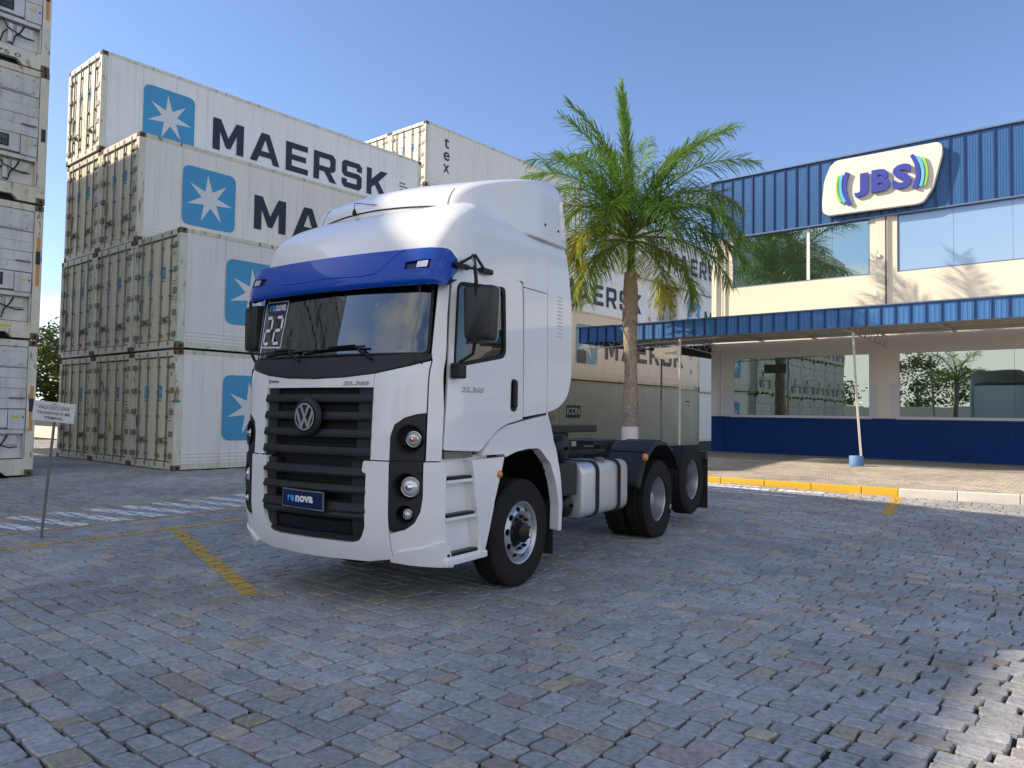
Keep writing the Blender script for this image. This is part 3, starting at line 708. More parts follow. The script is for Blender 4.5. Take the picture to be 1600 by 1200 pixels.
# second block behind the palm
fr = [((-18.10, 24.12, 0), 'grey white container on the ground behind the palm trunk, below the canopy', TINTS[3], pd, cmd), ((-18.10, 24.12, PH), 'weathered container with faded lettering behind the palm, above the grey one', TINTS[2], pd, cmd)]
for i, (loc, lab, t, pr_, cm) in enumerate(fr):
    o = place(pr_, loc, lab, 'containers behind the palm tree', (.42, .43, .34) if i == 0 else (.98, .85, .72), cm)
    if i == 1:
        decal_maersk(o, faded=True)
        B('patch', 'print_faded', o, (.003, .005, 1.25, 1.9, .72, 1.25))
    else:
        fn = lambda a, b, o_: (.004+o_, a, b)
        B('name_plate', 'print_navy', o, (.0, .002, .55, 1.55, 1.35, 1.85)); text('lettering', 'ICON', (.62, 1.47, 1.48, 1.76), fn, 'star_white', o)
        B('warning_sign', 'yellow_label', o, (0, .002, 11.0, 11.15, .9, 1.1)); B('info_print', 'print_grey', o, (0, .002, 10.6, 11.1, 2.2, 2.26), (0, .002, 10.9, 11.05, 2.0, 2.06))
for k in range(2):
    o = place(pp, (-18.10-PW*(k+1), 24.12, PH), 'white container deeper in the block behind the palm', 'containers behind the palm tree', TINTS[k], cmp_)
    o = place(pp, (-18.10-PW*(k+1), 24.12, 0), 'white container deeper in the block behind the palm', 'containers behind the palm tree', TINTS[k], cmp_)
# tall far block with the vertical word
for c in range(3):
    for l in range(5):
        vis = l == 4 or (c == 0 and l >= 3)
        o = place(pd if vis else pp, (-24.62-PW*c, 22.80, PH*l), ['white container with a small vertical word, top corner above the truck roof', 'sunlit white container left of the one with the vertical word', 'sunlit white container at the far left of the tall stack, mostly hidden'][c] if l == 4 else ('white container directly under the one with the vertical word' if vis else 'hidden white container low in the tall stack behind the lettered ones'),
                  'tall container stack behind the truck', (1.02, 1.0, .96) if l == 4 else TINTS[(c+l) % 6], cmd if vis else cmp_)
        if (c, l) == (0, 4):
            fn = lambda a, b, o_: (.0015+o_, a, b)
            text('lettering', 't', (1.16, 1.97, 1.46, 2.45), fn, 'print_navy', o, .012); text('lettering', 'e', (1.12, 1.40, 1.50, 1.80), fn, 'print_navy', o, .012); text('lettering', 'x', (1.12, .84, 1.50, 1.22), fn, 'print_navy', o, .012)
o = place(pd, (-20.56, 24.15, 2*PH), 'third level container with navy lettering partly behind the palm trunk', 'containers behind the palm tree', TINTS[0], cmd); decal_maersk(o)
o = place(pd, (-20.56, 38.5, 2*PH), 'container with a pale blue star panel just left of the building corner', 'containers behind the palm tree', TINTS[5], cmd); decal_maersk(o)
o = place(pd, (-20.56, 34.1, 3*PH), 'topmost container behind the palm, its navy lettering cut by the building corner', 'containers behind the palm tree', TINTS[1], cmd); decal_maersk(o, logo=False)
for l in range(2): place(pp, (-20.56, 38.5, PH*l), 'white container deep behind the building corner', 'containers behind the palm tree', TINTS[l], cmp_)
place(pd, (-44.0, 17.5, 0), 'distant sunlit container seen through the gap beside the parking sign', 'distant containers', (1.05, 1, .9), cmd)
place(pd, (-46.5, 17.5, 0), 'distant sunlit container left of the other one seen through the gap', 'distant containers', (1.05, 1, .9), cmd)
B('far_wall', 'cream_wall', None, (-52, -30.5, 13.2, 13.35, 0, .55)); tag(bpy.data.objects['far_wall'], 'low pale wall far off between the two container stacks', 'wall')
# row of machine ends along the left of the yard, one more level every column
RX, RY = -18.23, 5.80
labs = {0: 'container at the foot of the left edge stack with an open machine bay', 1: 'container with orange and yellow stickers, second from the ground in the left edge stack', 2: 'container with a lit display, third from the ground in the left edge stack', 3: 'container numbered on its sill at the top of the left edge stack'}
first = True
for c in range(9):
    for l in range(4+min(c, 1)):
        full = (c == 0 or l < 4)
        lab = labs[l] if c == 0 else 'white container with its machine end facing the yard, left of the camera'
        loc = (RX-(.05 if l == 0 else 0)+(.03 if l == 2 else 0)-(1.65 if c > 1 else 0), RY-c*2.466, PH*l)  # unseen columns past the second set back to shift the row's shadow edge
        if first: o = pm; first = False; o.location = loc; tag(o, lab, 'shipping container', 'containers with machine ends along the left')
        elif full: o = place(pm, loc, lab, 'containers with machine ends along the left', TINTS[(c+l*2) % 6], cmm)
        else:
            o = place(pp, (loc[0], loc[1], loc[2]), lab, 'containers with machine ends along the left', TINTS[(c+l) % 6], cmp_); o.rotation_euler = (0, 0, math.pi/2)
        if c == 0:
            fn = lambda a, b, o_: (.0035+o_, a, b)
            if l in (0, 1, 3): B('orange_strip', 'orange_label', o, (.0, .002, -.115, -.045, 1.15 if l else .95, 2.2 if l else 1.9))
            cx_ = MB()
            zc = {0: 1.5, 1: 1.75, 2: 1.5, 3: 1.7}[l]; cx_.box(.002, .0045, -.125, -.04, zc-.14, zc+.14); cx_.build('black_label', 'print_navy', o)
            if l == 1: B('white_sticker', 'star_white', o, (-.012, -.009, -.85, -.30, .20, .30)); B('yellow_sticker', 'yellow_label', o, (-.009, -.007, -.82, -.52, .22, .28))
            if l == 3:
                f2 = lambda a, b, o_: (-.009+o_, a, b)
                text('number_print', 'MNBU', (-1.55, .26, -1.02, .34), f2, 'print_grey', o, .01); text('number_print', '038 175 0', (-1.58, .15, -.55, .235), f2, 'print_grey', o, .01)
pp.location = (-27.80, 37.25, -50)
bpy.data.objects.remove(pp) if False else None
for ch in list(pp.children): bpy.data.objects.remove(ch)
bpy.data.objects.remove(pp)
# ------------------------------------------------------------------ office building
FY, BX0, BX1, BD = 30.54, -14.65, 8.0, 16.0
K = .815; FYW = 24.89; Z0 = .27
bd = empty('office_building', (0, FYW, Z0)); bd.scale = (K, K, K); tag(bd, 'two storey office building with blue metal cladding, cream walls and mirrored windows', 'building')
def fac(a, b, o): return (a, -o, b)
cols_ = [(-13.72, -8.25), (-7.30, -1.85), (-.90, 4.55)]
def wallpiece(name, m, z0, z1, d0=0, d1=.25, x0=BX0, x1=BX1): return B(name, m, bd, (x0, x1, -d0 if d0 else 0, d1, z0, z1))
# lower wall: two colour bands, with the openings left free
def wall_with_holes(name, m, z0, z1, holes, y=0, t=.22):
    return mapped(name, [[(BX0, z0), (BX1, z0), (BX1, z1), (BX0, z1)]], [[(a, c), (b, c), (b, d), (a, d)] for a, b, c, d in holes], lambda u, v, o: (u, y-o, v), m, bd, thick=t, smooth=False)
# base of blue painted brick courses
B('base_core', 'dark_hollow', bd, (BX0+.03, BX1, .012, .3, 0, 1.50))
nb = 0; zz = .02; bulk = MB(); rr = random.Random(3)
rows = 14; rh = 1.5/rows
for r in range(rows):
    x = BX0+(.0 if r % 2 else -.22)
    while x < BX1:
        x0, x1 = max(x, BX0), min(x+.44, BX1)
        if x1-x0 > .03:
            d = rr.uniform(-.002, .002)
            bulk.box(x0+.005, x1-.005, -.012+d, .02, r*rh+.005, (r+1)*rh-.004)
        x += .44
o = bulk.build('bricks', 'base_blue', bd); o['kind'] = 'stuff'
B('base_side', 'base_blue', bd, (BX0-.02, BX0+.01, .0, BD, -.3, 1.5))
o = wall_with_holes('lower_wall', 'band_wall', 1.50, 2.80, [(a, b, 1.53, 2.80-.0001) for a, b in cols_])
wall_with_holes('upper_lower_wall', 'lower_wall', 2.80, 5.0, [(a, b, 2.80+.0001, 3.97) for a, b in cols_])
wall_with_holes('upper_wall', 'cream_wall', 5.0, 9.12, [(a, b, 6.94, 9.10) for a, b in cols_])
B('side_wall', 'cream_wall', bd, (BX0, BX0+.2, .225, BD, 1.5, 9.12)); B('back_wall', 'cream_wall', bd, (BX0, BX1, BD, BD+.2, 0, 11.5)); B('right_wall', 'cream_wall', bd, (BX1, BX1+.2, 0, BD, 0, 11.5))
B('flat_roof', 'concrete', bd, (BX0+.1, BX1, .3, BD, 10.6, 10.8)); B('room_dark', 'interior_dark', bd, (BX0+.3, BX1-.1, .9, 1.0, .1, 9.1))
for a, b in ((-8.25, -7.30), (-1.85, -.90)):
    B('pilaster', 'cream_wall', bd, (a+.22, b-.26, -.05, -.002, 5.1, 9.08)); B('pilaster', 'lower_wall', bd, (a+.22, b-.26, -.05, -.002, 1.52, 4.3))
B('pilaster', 'cream_wall', bd, (BX0, BX0+.34, -.06, -.002, 5.1, 9.08)); B('pilaster', 'lower_wall', bd, (BX0, BX0+.34, -.06, -.002, 1.52, 4.3))
for x, z0, z1, m in ((-14.13, 1.52, 4.3, 'frame_white'), (-14.13, 5.1, 9.05, 'frame_white'), (-7.66, 5.1, 9.05, 'plastic_dark'), (-14.42, 5.1, 9.05, 'frame_white'), (-14.13, .1, 1.52, 'base_blue')):
    MB().cyl((x, -.10, z0), (x, -.10, z1), .045 if m != 'plastic_dark' else .025, n=10).build('downpipe', m, bd, auto=40)
B('alarm_box', 'frame_white', bd, (-7.98, -7.86, -.12, -.052, 7.55, 7.67))
for i, (a, b) in enumerate(cols_):
    for (z0, z1, k, up) in ((1.53, 3.97, 3 if i else 1, 0), (6.94, 9.10, 4 if i == 0 else 3, 1)):
        mb = MB(); f = .05
        mb.box(a, b, .03, .10, z0, z0+f); mb.box(a, b, .03, .10, z1-f, z1); mb.box(a, a+f, .03, .10, z0+f, z1-f); mb.box(b-f, b, .03, .10, z0+f, z1-f)
        w = mb.build('window_frame', 'frame_white' if not up else 'coping', bd)
        if not up: B('sill', 'frame_white', w, (a-.05, b+.05, -.05, .03, z0-.05, z0-.005))
        g = 'window_glass' if (not up or i == 0) else 'window_sky_tint'
        n = k
        for j in range(n):
            xa = a+f+(b-a-2*f)*j/n; xb = a+f+(b-a-2*f)*(j+1)/n
            B('pane', g, w, (xa+.004, xb-.004, .055, .062, z0+f, z1-f))
        if up and i == 0: B('mullion', 'frame_white', w, (-10.62, -10.50, .02, .05, z0+f, z1-f))
# cladding above: one sheet between two standing ribs
z0, z1 = 9.12, 11.62; x = BX0
B('cladding_core', 'soffit_dark', bd, (BX0+.02, BX1, -.02, .3, z0+.02, z1-.02))
while x < BX1:
    w_ = .455
    mb = MB(); P = []
    n = 5
    for k in range(n):   # shallow pressed flutes
        u = x+.03+(w_-.04)*k/n; v = (w_-.04)/n; P += [(u, -.055), (u+v*.25, -.055), (u+v*.32, -.062), (u+v*.68, -.062), (u+v*.75, -.055)]
    P.append((x+w_-.01, -.055))
    mb.v = [(a, b, z) for a, b in P for z in (z0, z1)]; mb.f = [(2*i, 2*i+2, 2*i+3, 2*i+1) for i in range(len(P)-1)]
    mb.build('cladding_sheet', 'cladding_blue', bd)
    B('cladding_rib', 'cladding_rib', bd, (x-.012, x+.030, -.105, -.02, z0, z1)); x += w_
x = BX0; 
mb = MB(); mb.box(BX0-.06, BX1, -.15, .35, z1, z1+.06); mb.build('coping', 'coping', bd)
B('drip_edge', 'coping', bd, (BX0-.03, BX1, -.13, -.012, z0-.05, z0))
B('side_cladding', 'cladding_blue', bd, (BX0-.06, BX0-.01, -.05, BD, z0, z1))
# ------------------------------------------------------------------ roof sign
sg = empty('illuminated_sign', (-6.316, 24.76, 8.705)); sg.scale = (K, K, K); tag(sg, 'white rounded sign with raised indigo letters between blue and green curves', 'sign')
sgp = [(-1.83, .92), (-1.6, 1.09), (1.90, 1.05), (2.02, .92), (2.02, .60), (1.72, -.55), (1.42, -1.00), (1.22, -1.06), (-1.92, -1.0), (-2.12, -.86), (-2.14, -.48), (-2.06, .35)]
def sgf(a, b, o): return (a, -.22-o, b)
mapped('sign_board', [rpoly(sgp, .12, 4)], [], sgf, 'sign_white', sg, thick=.22, smooth=False)
for (xx, zz) in ((-1.4, 0), (1.2, 0)): B('sign_bracket', 'coping', sg, (xx, xx+.08, .0, .10, -.9, .9))
def ltr(a, b, o): return (a, -.34-o, b)
text('letter_j', 'J', (-.92, -.50, -.42, .38), ltr, 'sign_indigo', sg, .05, depth=.09)
text('letter_b', 'B', (-.30, -.42, .34, .42), ltr, 'sign_indigo', sg, .05, depth=.09)
text('letter_s', 'S', (.42, -.44, 1.06, .46), ltr, 'sign_indigo', sg, .05, depth=.09)
def arc(cx, R0, t0, t1, w0, w1, n=14, s=1):
    out = []
    for k in range(n+1):
        t = t0+(t1-t0)*k/n; q = k/n; w = w0+(w1-w0)*q; out.append((cx+s*(R0)*math.cos(t), R0*math.sin(t)))
    inn = []
    for k in range(n, -1, -1):
        t = t0+(t1-t0)*k/n; q = k/n; w = (w0+(w1-w0)*q); inn.append((cx+s*(R0-w)*math.cos(t), (R0-w)*math.sin(t)))
    return out+inn
for nm, mm, dx, w0, w1, t0, t1, lift in (('curve_green', 'sign_green', .26, .05, .09, -.36, .46, .0), ('curve_cyan', 'sign_cyan', .15, .09, .12, -.37, .50, .004), ('curve_indigo', 'sign_indigo', .02, .17, .13, -.42, .60, .008)):
    Rr = 1.35
    for s in (-1, 1):
        cx = s*(1.33+dx-Rr); cc = arc(cx, Rr, -t1 if s < 0 else t0, -t0 if s < 0 else t1, w1 if s < 0 else w0, w0 if s < 0 else w1, s=s)
        if s < 0: cc = [(a, -b if False else b) for a, b in cc]
        mapped(nm, [cc], [], lambda a, b, o, L=lift: (a+.04*b*0, -.33-L-o, b), mm, sg, thick=.08, smooth=False)
# ------------------------------------------------------------------ canopy
cn = empty('canopy', (0, 20.546, Z0)); cn.scale = (K, K, K); tag(cn, 'long flat blue metal canopy along the front of the building', 'canopy')
CX0, CX1 = -17.85, 6.0
x = CX0; i = 0
B('fascia_core', 'soffit_dark', cn, (CX0+.02, CX1, .01, .10, 4.40, 4.96))
while x < CX1:
    mb = MB(); P = []
    for k in range(3):
        u = x+.028+.38*k/3; v = .38/3; P += [(u, 0), (u+v*.25, 0), (u+v*.35, -.008), (u+v*.65, -.008), (u+v*.75, 0)]
    P.append((x+.42, 0)); mb.v = [(a, b, z) for a, b in P for z in (4.38, 4.98)]; mb.f = [(2*i_, 2*i_+2, 2*i_+3, 2*i_+1) for i_ in range(len(P)-1)]
    mb.build('fascia_sheet', 'fascia_blue', cn); B('fascia_rib', 'cladding_rib', cn, (x-.010, x+.026, -.045, .005, 4.38, 4.98)); x += .42
B('fascia_cap', 'coping', cn, (CX0-.14, CX1, -.07, .25, 4.985, 5.02)); B('end_fascia', 'cladding_blue', cn, (CX0-.05, CX0+.0, -.0, 5.2, 4.38, 4.98))
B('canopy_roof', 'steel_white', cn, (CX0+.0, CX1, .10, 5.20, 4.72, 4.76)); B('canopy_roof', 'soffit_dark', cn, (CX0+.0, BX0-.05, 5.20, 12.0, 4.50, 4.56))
for yy in (1.2, 2.4, 3.6, 4.8): B('purlin', 'steel_white', cn, (CX0+.1, CX1, yy, yy+.06, 4.60, 4.715))
def truss(p, q, h, n, nm='truss'):
    p, q = Vector(p), Vector(q); mb = MB(); mb.tube([p, q], .028, 4); a, b = p-Vector((0, 0, h)), q-Vector((0, 0, h*.55)); mb.tube([a, b], .028, 4)
    for k in range(n):
        t0, t1, tm = k/n, (k+1)/n, (k+.5)/n
        mb.tube([p.lerp(q, t0), a.lerp(b, tm)], .016, 4); mb.tube([a.lerp(b, tm), p.lerp(q, t1)], .016, 4)
    mb.build(nm, 'steel_white', cn)
truss((-17.7, .25, 4.55), (-11.9, .25, 4.55), .40, 12)
for x in (-14.35, -7.6, -.6): truss((x, 5.1, 4.55), (x, .15, 4.55), .42, 8)
for x in (-17.4, -15.9, -12.3, -10.2, -5.4, -3.0): B('beam', 'steel_white', cn, (x, x+.07, .1, 5.15, 4.56, 4.60))
cp = empty('canopy_post', (-5.89, 20.546, .27)); cp.scale = (K, K, K); tag(cp, 'thin leaning steel post in a round blue concrete foot', 'post')
MB().lathe([(0, 0), (.21, 0), (.21, .30), (.195, .32), (0, .32)], 28).build('foot', 'post_blue', cp, auto=40)
mb = MB(); mb.tube([(.13, 0, .30), (.0, .02, 2.0), (-.12, .06, 4.20)], .022, 8); mb.tube([(.165, 0, .30), (.035, .02, 2.0), (-.085, .06, 4.20)], .016, 8)
for k in range(24): z = .5+k*.15; xx = .13-.25*(z-.38)/3.8; mb.tube([(xx, .01, z), (xx+.035, .01, z+.07)], .008, 4)
mb.build('pole', 'steel_white', cp)
cp2 = empty('canopy_post', (-10.89, 20.56, .27)); cp2.scale = (K, K, K); tag(cp2, 'slim white pole under the left end of the canopy, behind the raised truck wheel', 'post')
MB().cyl((0, 0, 0), (0, 0, 4.3), .045, n=8).build('pole', 'steel_white', cp2, auto=40); B('base_plate', 'galvanised', cp2, (-.12, .12, -.12, .12, 0, .015))
cp3 = empty('canopy_post', (-12.73, 22.74, .10)); cp3.scale = (K, K, K); tag(cp3, 'thin rusty pole standing just right of the palm trunk', 'post')
MB().cyl((0, 0, 0), (0, 0, 4.6), .04, n=8).build('pole', 'bark_dark', cp3, auto=40); B('base_plate', 'galvanised', cp3, (-.1, .1, -.1, .1, 0, .015))
hs = empty('hanging_sign', (-11.37, 20.64, 3.384)); hs.scale = (K, K, K); tag(hs, 'small pale sign with an orange mark hanging under the canopy end', 'sign')
B('panel', 'sign_shaded', hs, (-.53, .53, -.02, .02, -.21, .21), bevel=.005); B('mark', 'bark_ring', hs, (-.28, -.14, -.024, -.021, -.12, .08)); text('lettering', 'tomwill', (-.08, -.05, .38, .07), lambda a, b, o: (a, -.023-o, b), 'print_grey', hs, .02)  # canopy shade put into the panel's dark grey and the mark's brown
MB().cyl((-.45, 0, .21), (-.45, 0, .72), .008, n=6).build('hanger', 'galvanised', hs); MB().cyl((.45, 0, .21), (.45, 0, .72), .008, n=6).build('hanger', 'galvanised', hs)
# ------------------------------------------------------------------ parking sign
ps = empty('parking_sign', (-10.84, 3.56, -.2), YAW); tag(ps, 'small white sign board with blue capitals on a thin leaning grey pole', 'sign')
mb = MB(); mb.box(-.27, .27, -.012, .012, -.125, .125)
bo = mb.build('board', 'star_white', ps, bevel=.003)
Mb = Matrix.Translation((.125, -.03, 1.60)) @ Matrix.Rotation(R(5.5), 4, 'Y')
bo.matrix_local = Mb
pf = lambda a, b, o: tuple(Vector((a, -.0135-o, b)))
for t_, bx_, m_ in (('CMO', (-.04, .086, .04, .106), 'print_grey'), ('VAGA EXCLUSIVA', (-.20, .028, .20, .066), 'print_navy'), ('TRANSPORTE ME', (-.215, -.038, .215, .0), 'print_navy'), ('TERMINAL', (-.12, -.098, .13, -.060), 'print_navy')):
    o = text('lettering', t_, bx_, pf, m_, bo, .012)
B('rule_line', 'print_grey', bo, (-.25, .25, -.0145, -.0125, .074, .077))
MB().tube([(0, 0, -.02), (.065, -.005, .8), (.13, -.01, 1.62)], .017, 8).build('pole', 'galvanised', ps)
MB().lathe([(0, 0), (.055, 0), (.05, .012), (0, .012)], 16).build('base_plate', 'galvanised', ps)
# ------------------------------------------------------------------ palms
RC = Vector((CA, SA, 0)); DC = Vector((-SA, CA, 0))
def frond(root, base, az, elev, L, droop, m, seed, leaf=1.22, width=.040, twist=0, pairs=120, name='frond', closed=1):
    """az measured from the image-right direction towards the distance; droop bends it down"""
    rn = random.Random(seed)
    h = RC*math.cos(az)+DC*math.sin(az); up = Vector((0, 0, 1)); p = Vector(base); pts = [p.copy()]; e = elev
    n = 16; ds = []
    for k in range(n):
        d = h*math.cos(e)+up*math.sin(e); ds.append(d); p = p+d*(L/n); pts.append(p.copy()); e -= droop/n*(.5+1.1*k/n)
    mb = MB(); side = h.cross(up).normalized()
    for k in range(pairs):
        t = .13+.87*(k+rn.random()*.5)/pairs; q = t*n; i = min(int(q), n-1); f = q-i; P = pts[i].lerp(pts[i+1], f); d = ds[i]
        nrm = d.cross(side).normalized()
        if nrm.z < 0: nrm = -nrm
        ll = leaf*max(.28, math.sin(math.pi*min(.93, .16+t*.80)))**.6*rn.uniform(.8, 1.1)
        for s in (-1, 1):
            ang = rn.uniform(1.0, 1.3)*(1-.42*t)*closed; lift = rn.uniform(-.65, .75)
            dr = (side*s*math.sin(ang)+d*math.cos(ang)+nrm*lift*math.sin(ang)).normalized()
            a = P; gr = Vector((0, 0, -1)); w = width*rn.uniform(.7, 1.1); fl_ = rn.uniform(.10, .42)
            b = P+dr*ll*.38+gr*.02*ll; c = P+dr*ll*.74+gr*ll*fl_*.42; e_ = P+dr*ll*.97+gr*ll*fl_
            wd_ = dr.cross(Vector((rn.uniform(-.5, .5), rn.uniform(-.5, .5), 1))).normalized()*w*.5
            mb.add([a-wd_*.5, a+wd_*.5, b-wd_, b+wd_, c-wd_*.8, c+wd_*.8, e_], [(0, 1, 3, 2), (2, 3, 5, 4), (4, 5, 6)])
    fo = mb.build(name, m, root)
    st = MB().tube(pts, [.050*(1-.9*k/n) for k in range(n+1)], 5); st.build('rachis', 'rachis', fo)
    return fo
pt = empty('palm_tree', (-11.75, 19.15, .255)); pt.scale = (K, K, K); tag(pt, 'tall palm with whitewashed trunk foot and yellowing fronds between truck and building', 'palm')
def trunk_r(z): return .255+.04*math.exp(-((z-1.8)/1.2)**2)+.03*math.sin(z*1.3+1)-.012*z*.4+.02*math.exp(-((z-5.5)/.8)**2)
def trunkmesh(z0, z1, name, m, rings=0, off=0):
    pr = []; z = z0
    while z < z1+1e-6:
        pr.append((trunk_r(z)+off+(rings*(.5+.5*math.sin(z*55)) if rings else 0)+.004*math.sin(z*17), z)); z += .03
    mb = MB().lathe(pr, 22)
    mb.v = [(x*(1+.05*math.sin(3*math.atan2(y, x)+z*2))+.025*math.sin(z*.8), y*(1+.04*math.sin(2*math.atan2(y, x)+z*3)), z) for x, y, z in mb.v]
    return mb.build(name, m, pt, smooth=True)
trunkmesh(-.1, 1.12, 'whitewash', 'lime_wash'); trunkmesh(1.12, 1.75, 'trunk', 'bark_dark'); trunkmesh(1.75, 5.2, 'trunk', 'bark', .004); trunkmesh(5.2, 6.65, 'trunk', 'bark_ring', .010)
MB().lathe([(.16, 6.6), (.15, 6.8), (.13, 7.3), (.15, 7.7), (.14, 8.1), (.05, 8.6)], 16).build('crownshaft', 'crownshaft', pt, smooth=True)
FR = [ # side angle, elevation, length, droop, material, base z
 (2.2, 1.50, 5.4, .16, 'frond_lime', 8.2, .33), (2.9, 1.42, 5.5, .75, 'frond_green', 8.2, .7), (3.3, 1.36, 4.9, .95, 'frond_green', 8.2), (1.9, 1.46, 5.9, .12, 'frond_lime', 8.2, .28),
 (.15, 1.12, 5.9, .85, 'frond_green', 8.2), (-.3, 1.05, 5.2, 1.5, 'frond_green', 8.1), (.5, .95, 5.0, 1.5, 'frond_dark', 8.1),
 (3.0, 1.15, 4.9, 1.35, 'frond_green', 8.2), (3.4, 1.0, 5.0, 1.75, 'frond_green', 8.1), (2.6, 1.2, 4.8, 1.0, 'frond_dark', 8.1), (3.8, .8, 4.6, 1.8, 'frond_green', 8.0),
 (-.1, .75, 4.6, 2.1, 'frond_mixed', 8.0), (-.6, .70, 4.4, 2.1, 'frond_dark', 8.0), (0.0, .35, 4.6, 1.5, 'frond_dark', 7.9), (.25, .15, 4.4, 1.3, 'frond_dark', 7.9), 
 (-.5, -.3, 3.5, 1.4, 'frond_mixed', 7.8), (-1.1, -.45, 3.4, 1.2, 'frond_yellow', 7.8),
 (3.1, .35, 3.9, 2.1, 'frond_mixed', 7.9), (2.9, .15, 3.8, 2.0, 'frond_green', 7.8), (3.7, .5, 3.4, 2.7, 'frond_yellow', 7.9), (4.1, .7, 3.2, 2.6, 'frond_mixed', 8.1), (3.5, -.35, 3.3, 1.3, 'frond_mixed', 7.8),
 (3.2, .75, 4.5, 2.2, 'frond_mixed', 8.1), (.3, .6, 4.4, 2.0, 'frond_green', 8.1), (.0, .95, 4.6, 1.9, 'frond_mixed', 8.1), (2.4, .8, 4.6, 1.8, 'frond_green', 8.1), (-1.2, .7, 3.6, 2.4, 'frond_green', 8.0), (4.3, .8, 3.6, 2.4, 'frond_green', 8.0), (1.8, 1.25, 5.0, .8, 'frond_green', 8.2),
 (.75, 1.2, 5.2, .9, 'frond_green', 8.2), (-.2, 1.22, 5.0, 1.1, 'frond_green', 8.2), (1.2, 1.3, 5.0, .7, 'frond_lime', 8.2, .7), (4.0, 1.1, 4.2, 1.6, 'frond_green', 8.2),
 (1.4, .6, 4.6, 2.0, 'frond_dark', 8.0), (2.0, .2, 4.2, 1.9, 'frond_green', 7.9), (1.6, 1.0, 4.8, 1.4, 'frond_green', 8.1)]
for i, (az, el, L, dr, m, bz, *cl) in enumerate(FR):
    frond(pt, (.10*math.cos(az), .10*math.sin(az), bz), az, el, L, dr, m, 100+i, closed=cl[0] if cl else 1)
p2 = empty('palm_tree', (-11.0, -12.0, -.2)); tag(p2, 'smaller palm in a clipped hedge, seen reflected in the right ground floor window', 'palm')
MB().tube([(0, 0, 0), (.05, 0, 2), (.1, .05, 4.6)], [.24, .19, .15], 12).build('trunk', 'bark_dark', p2, smooth=True)
for i in range(16):
    frond(p2, (.1, .05, 4.6), i*2.4, [1.2, .7, .3][i % 3], 3.0, [1.3, 1.8, 1.9][i % 3], 'frond_dark' if i % 2 else 'frond_green', 300+i, leaf=.8, pairs=40)
def clumps(name, m, parent, cx, cy, cz, rx, ry, rz, n, size, seed, leaves=14):
    rn = random.Random(seed); mb = MB(); C = Vector((cx, cy, cz))
    for k in range(n):
        d = Vector((rn.gauss(0, 1), rn.gauss(0, 1), rn.gauss(0, 1))).normalized(); rr_ = rn.uniform(.55, 1)**.5
        wob = 1+.22*math.sin(d.x*5+seed)+.18*math.sin(d.z*7+d.y*4); c = C+Vector((d.x*rx, d.y*ry, d.z*rz))*rr_*wob
        for j in range(leaves):
            o = c+Vector((rn.gauss(0, 1), rn.gauss(0, 1), rn.gauss(0, .8)))*size*1.7
            a = Vector((rn.gauss(0, 1), rn.gauss(0, 1), rn.gauss(0, .6))).normalized()*size; b = a.orthogonal().normalized()*size*.55
            if rn.random() < .5: b = a.cross(b).normalized()*size*.55
            mb.add([o-a, o+b, o+a, o-b], [(0, 1, 2, 3)])
    return mb.build(name, m, parent)
hg = empty('hedge', (-11.0, -12.0, -.2)); tag(hg, 'low clipped hedge round the foot of the reflected palm', 'hedge'); clumps('foliage', 'hedge_leaf', hg, 0, 0, .55, 1.9, 1.9, .6, 420, .07, 5, 10)
for i, (x, y, h, r, lab) in enumerate([(-56, 20.2, 7.2, 3.4, 'leafy green tree seen through the gap between the container stacks'), (-63, 27, 8.6, 4.2, 'larger tree behind the first, its crown top right of the left stack'), (-60, 15.2, 6.2, 3.2, 'rounded tree half hidden by the stack at the left edge')]):
    tr = empty('tree', (x, y, 0)); tag(tr, lab, 'tree', 'trees beyond the yard')
    MB().tube([(0, 0, 0), (.1, .1, h*.3), (.0, .3, h*.6)], [.28, .22, .12], 8).build('trunk', 'bark_dark', tr)
    clumps('crown', 'tree_leaf', tr, 0, 0, h*.58, r, r, h*.40, 520, .17, 20+i)
yw = empty('boundary_wall', (-12, -34, -.2)); tag(yw, 'long wall with a blue foot and white top, mirrored in the right ground floor window', 'wall')
B('wall_foot', 'base_blue', yw, (-60, 60, 0, .25, 0, 1.8)); B('wall_top', 'cream_wall', yw, (-60, 60, .01, .24, 1.8, 3.0))
for i, (x, y, h, r) in enumerate([(-30, -40, 8, 4), (-20, -42, 9, 4.5), (-6, -41, 7.5, 4), (8, -40, 8, 4.2)]):
    tr = empty('tree', (x, y, -.2)); tag(tr, 'leafy tree beyond the far boundary wall, mirrored in the right window', 'tree', 'trees beyond the boundary wall')
    MB().tube([(0, 0, 0), (.1, .1, h*.3), (.0, .3, h*.6)], [.28, .22, .12], 8).build('trunk', 'bark_dark', tr)
    clumps('crown', 'tree_leaf', tr, 0, 0, h*.55, r, r, h*.42, 300, .2, 40+i)
tl = clumps('tree_line', 'tree_leaf', None, 0, 0, 0, 1, 1, 1, 1, .1, 3); me0 = tl.data; bpy.data.objects.remove(tl)
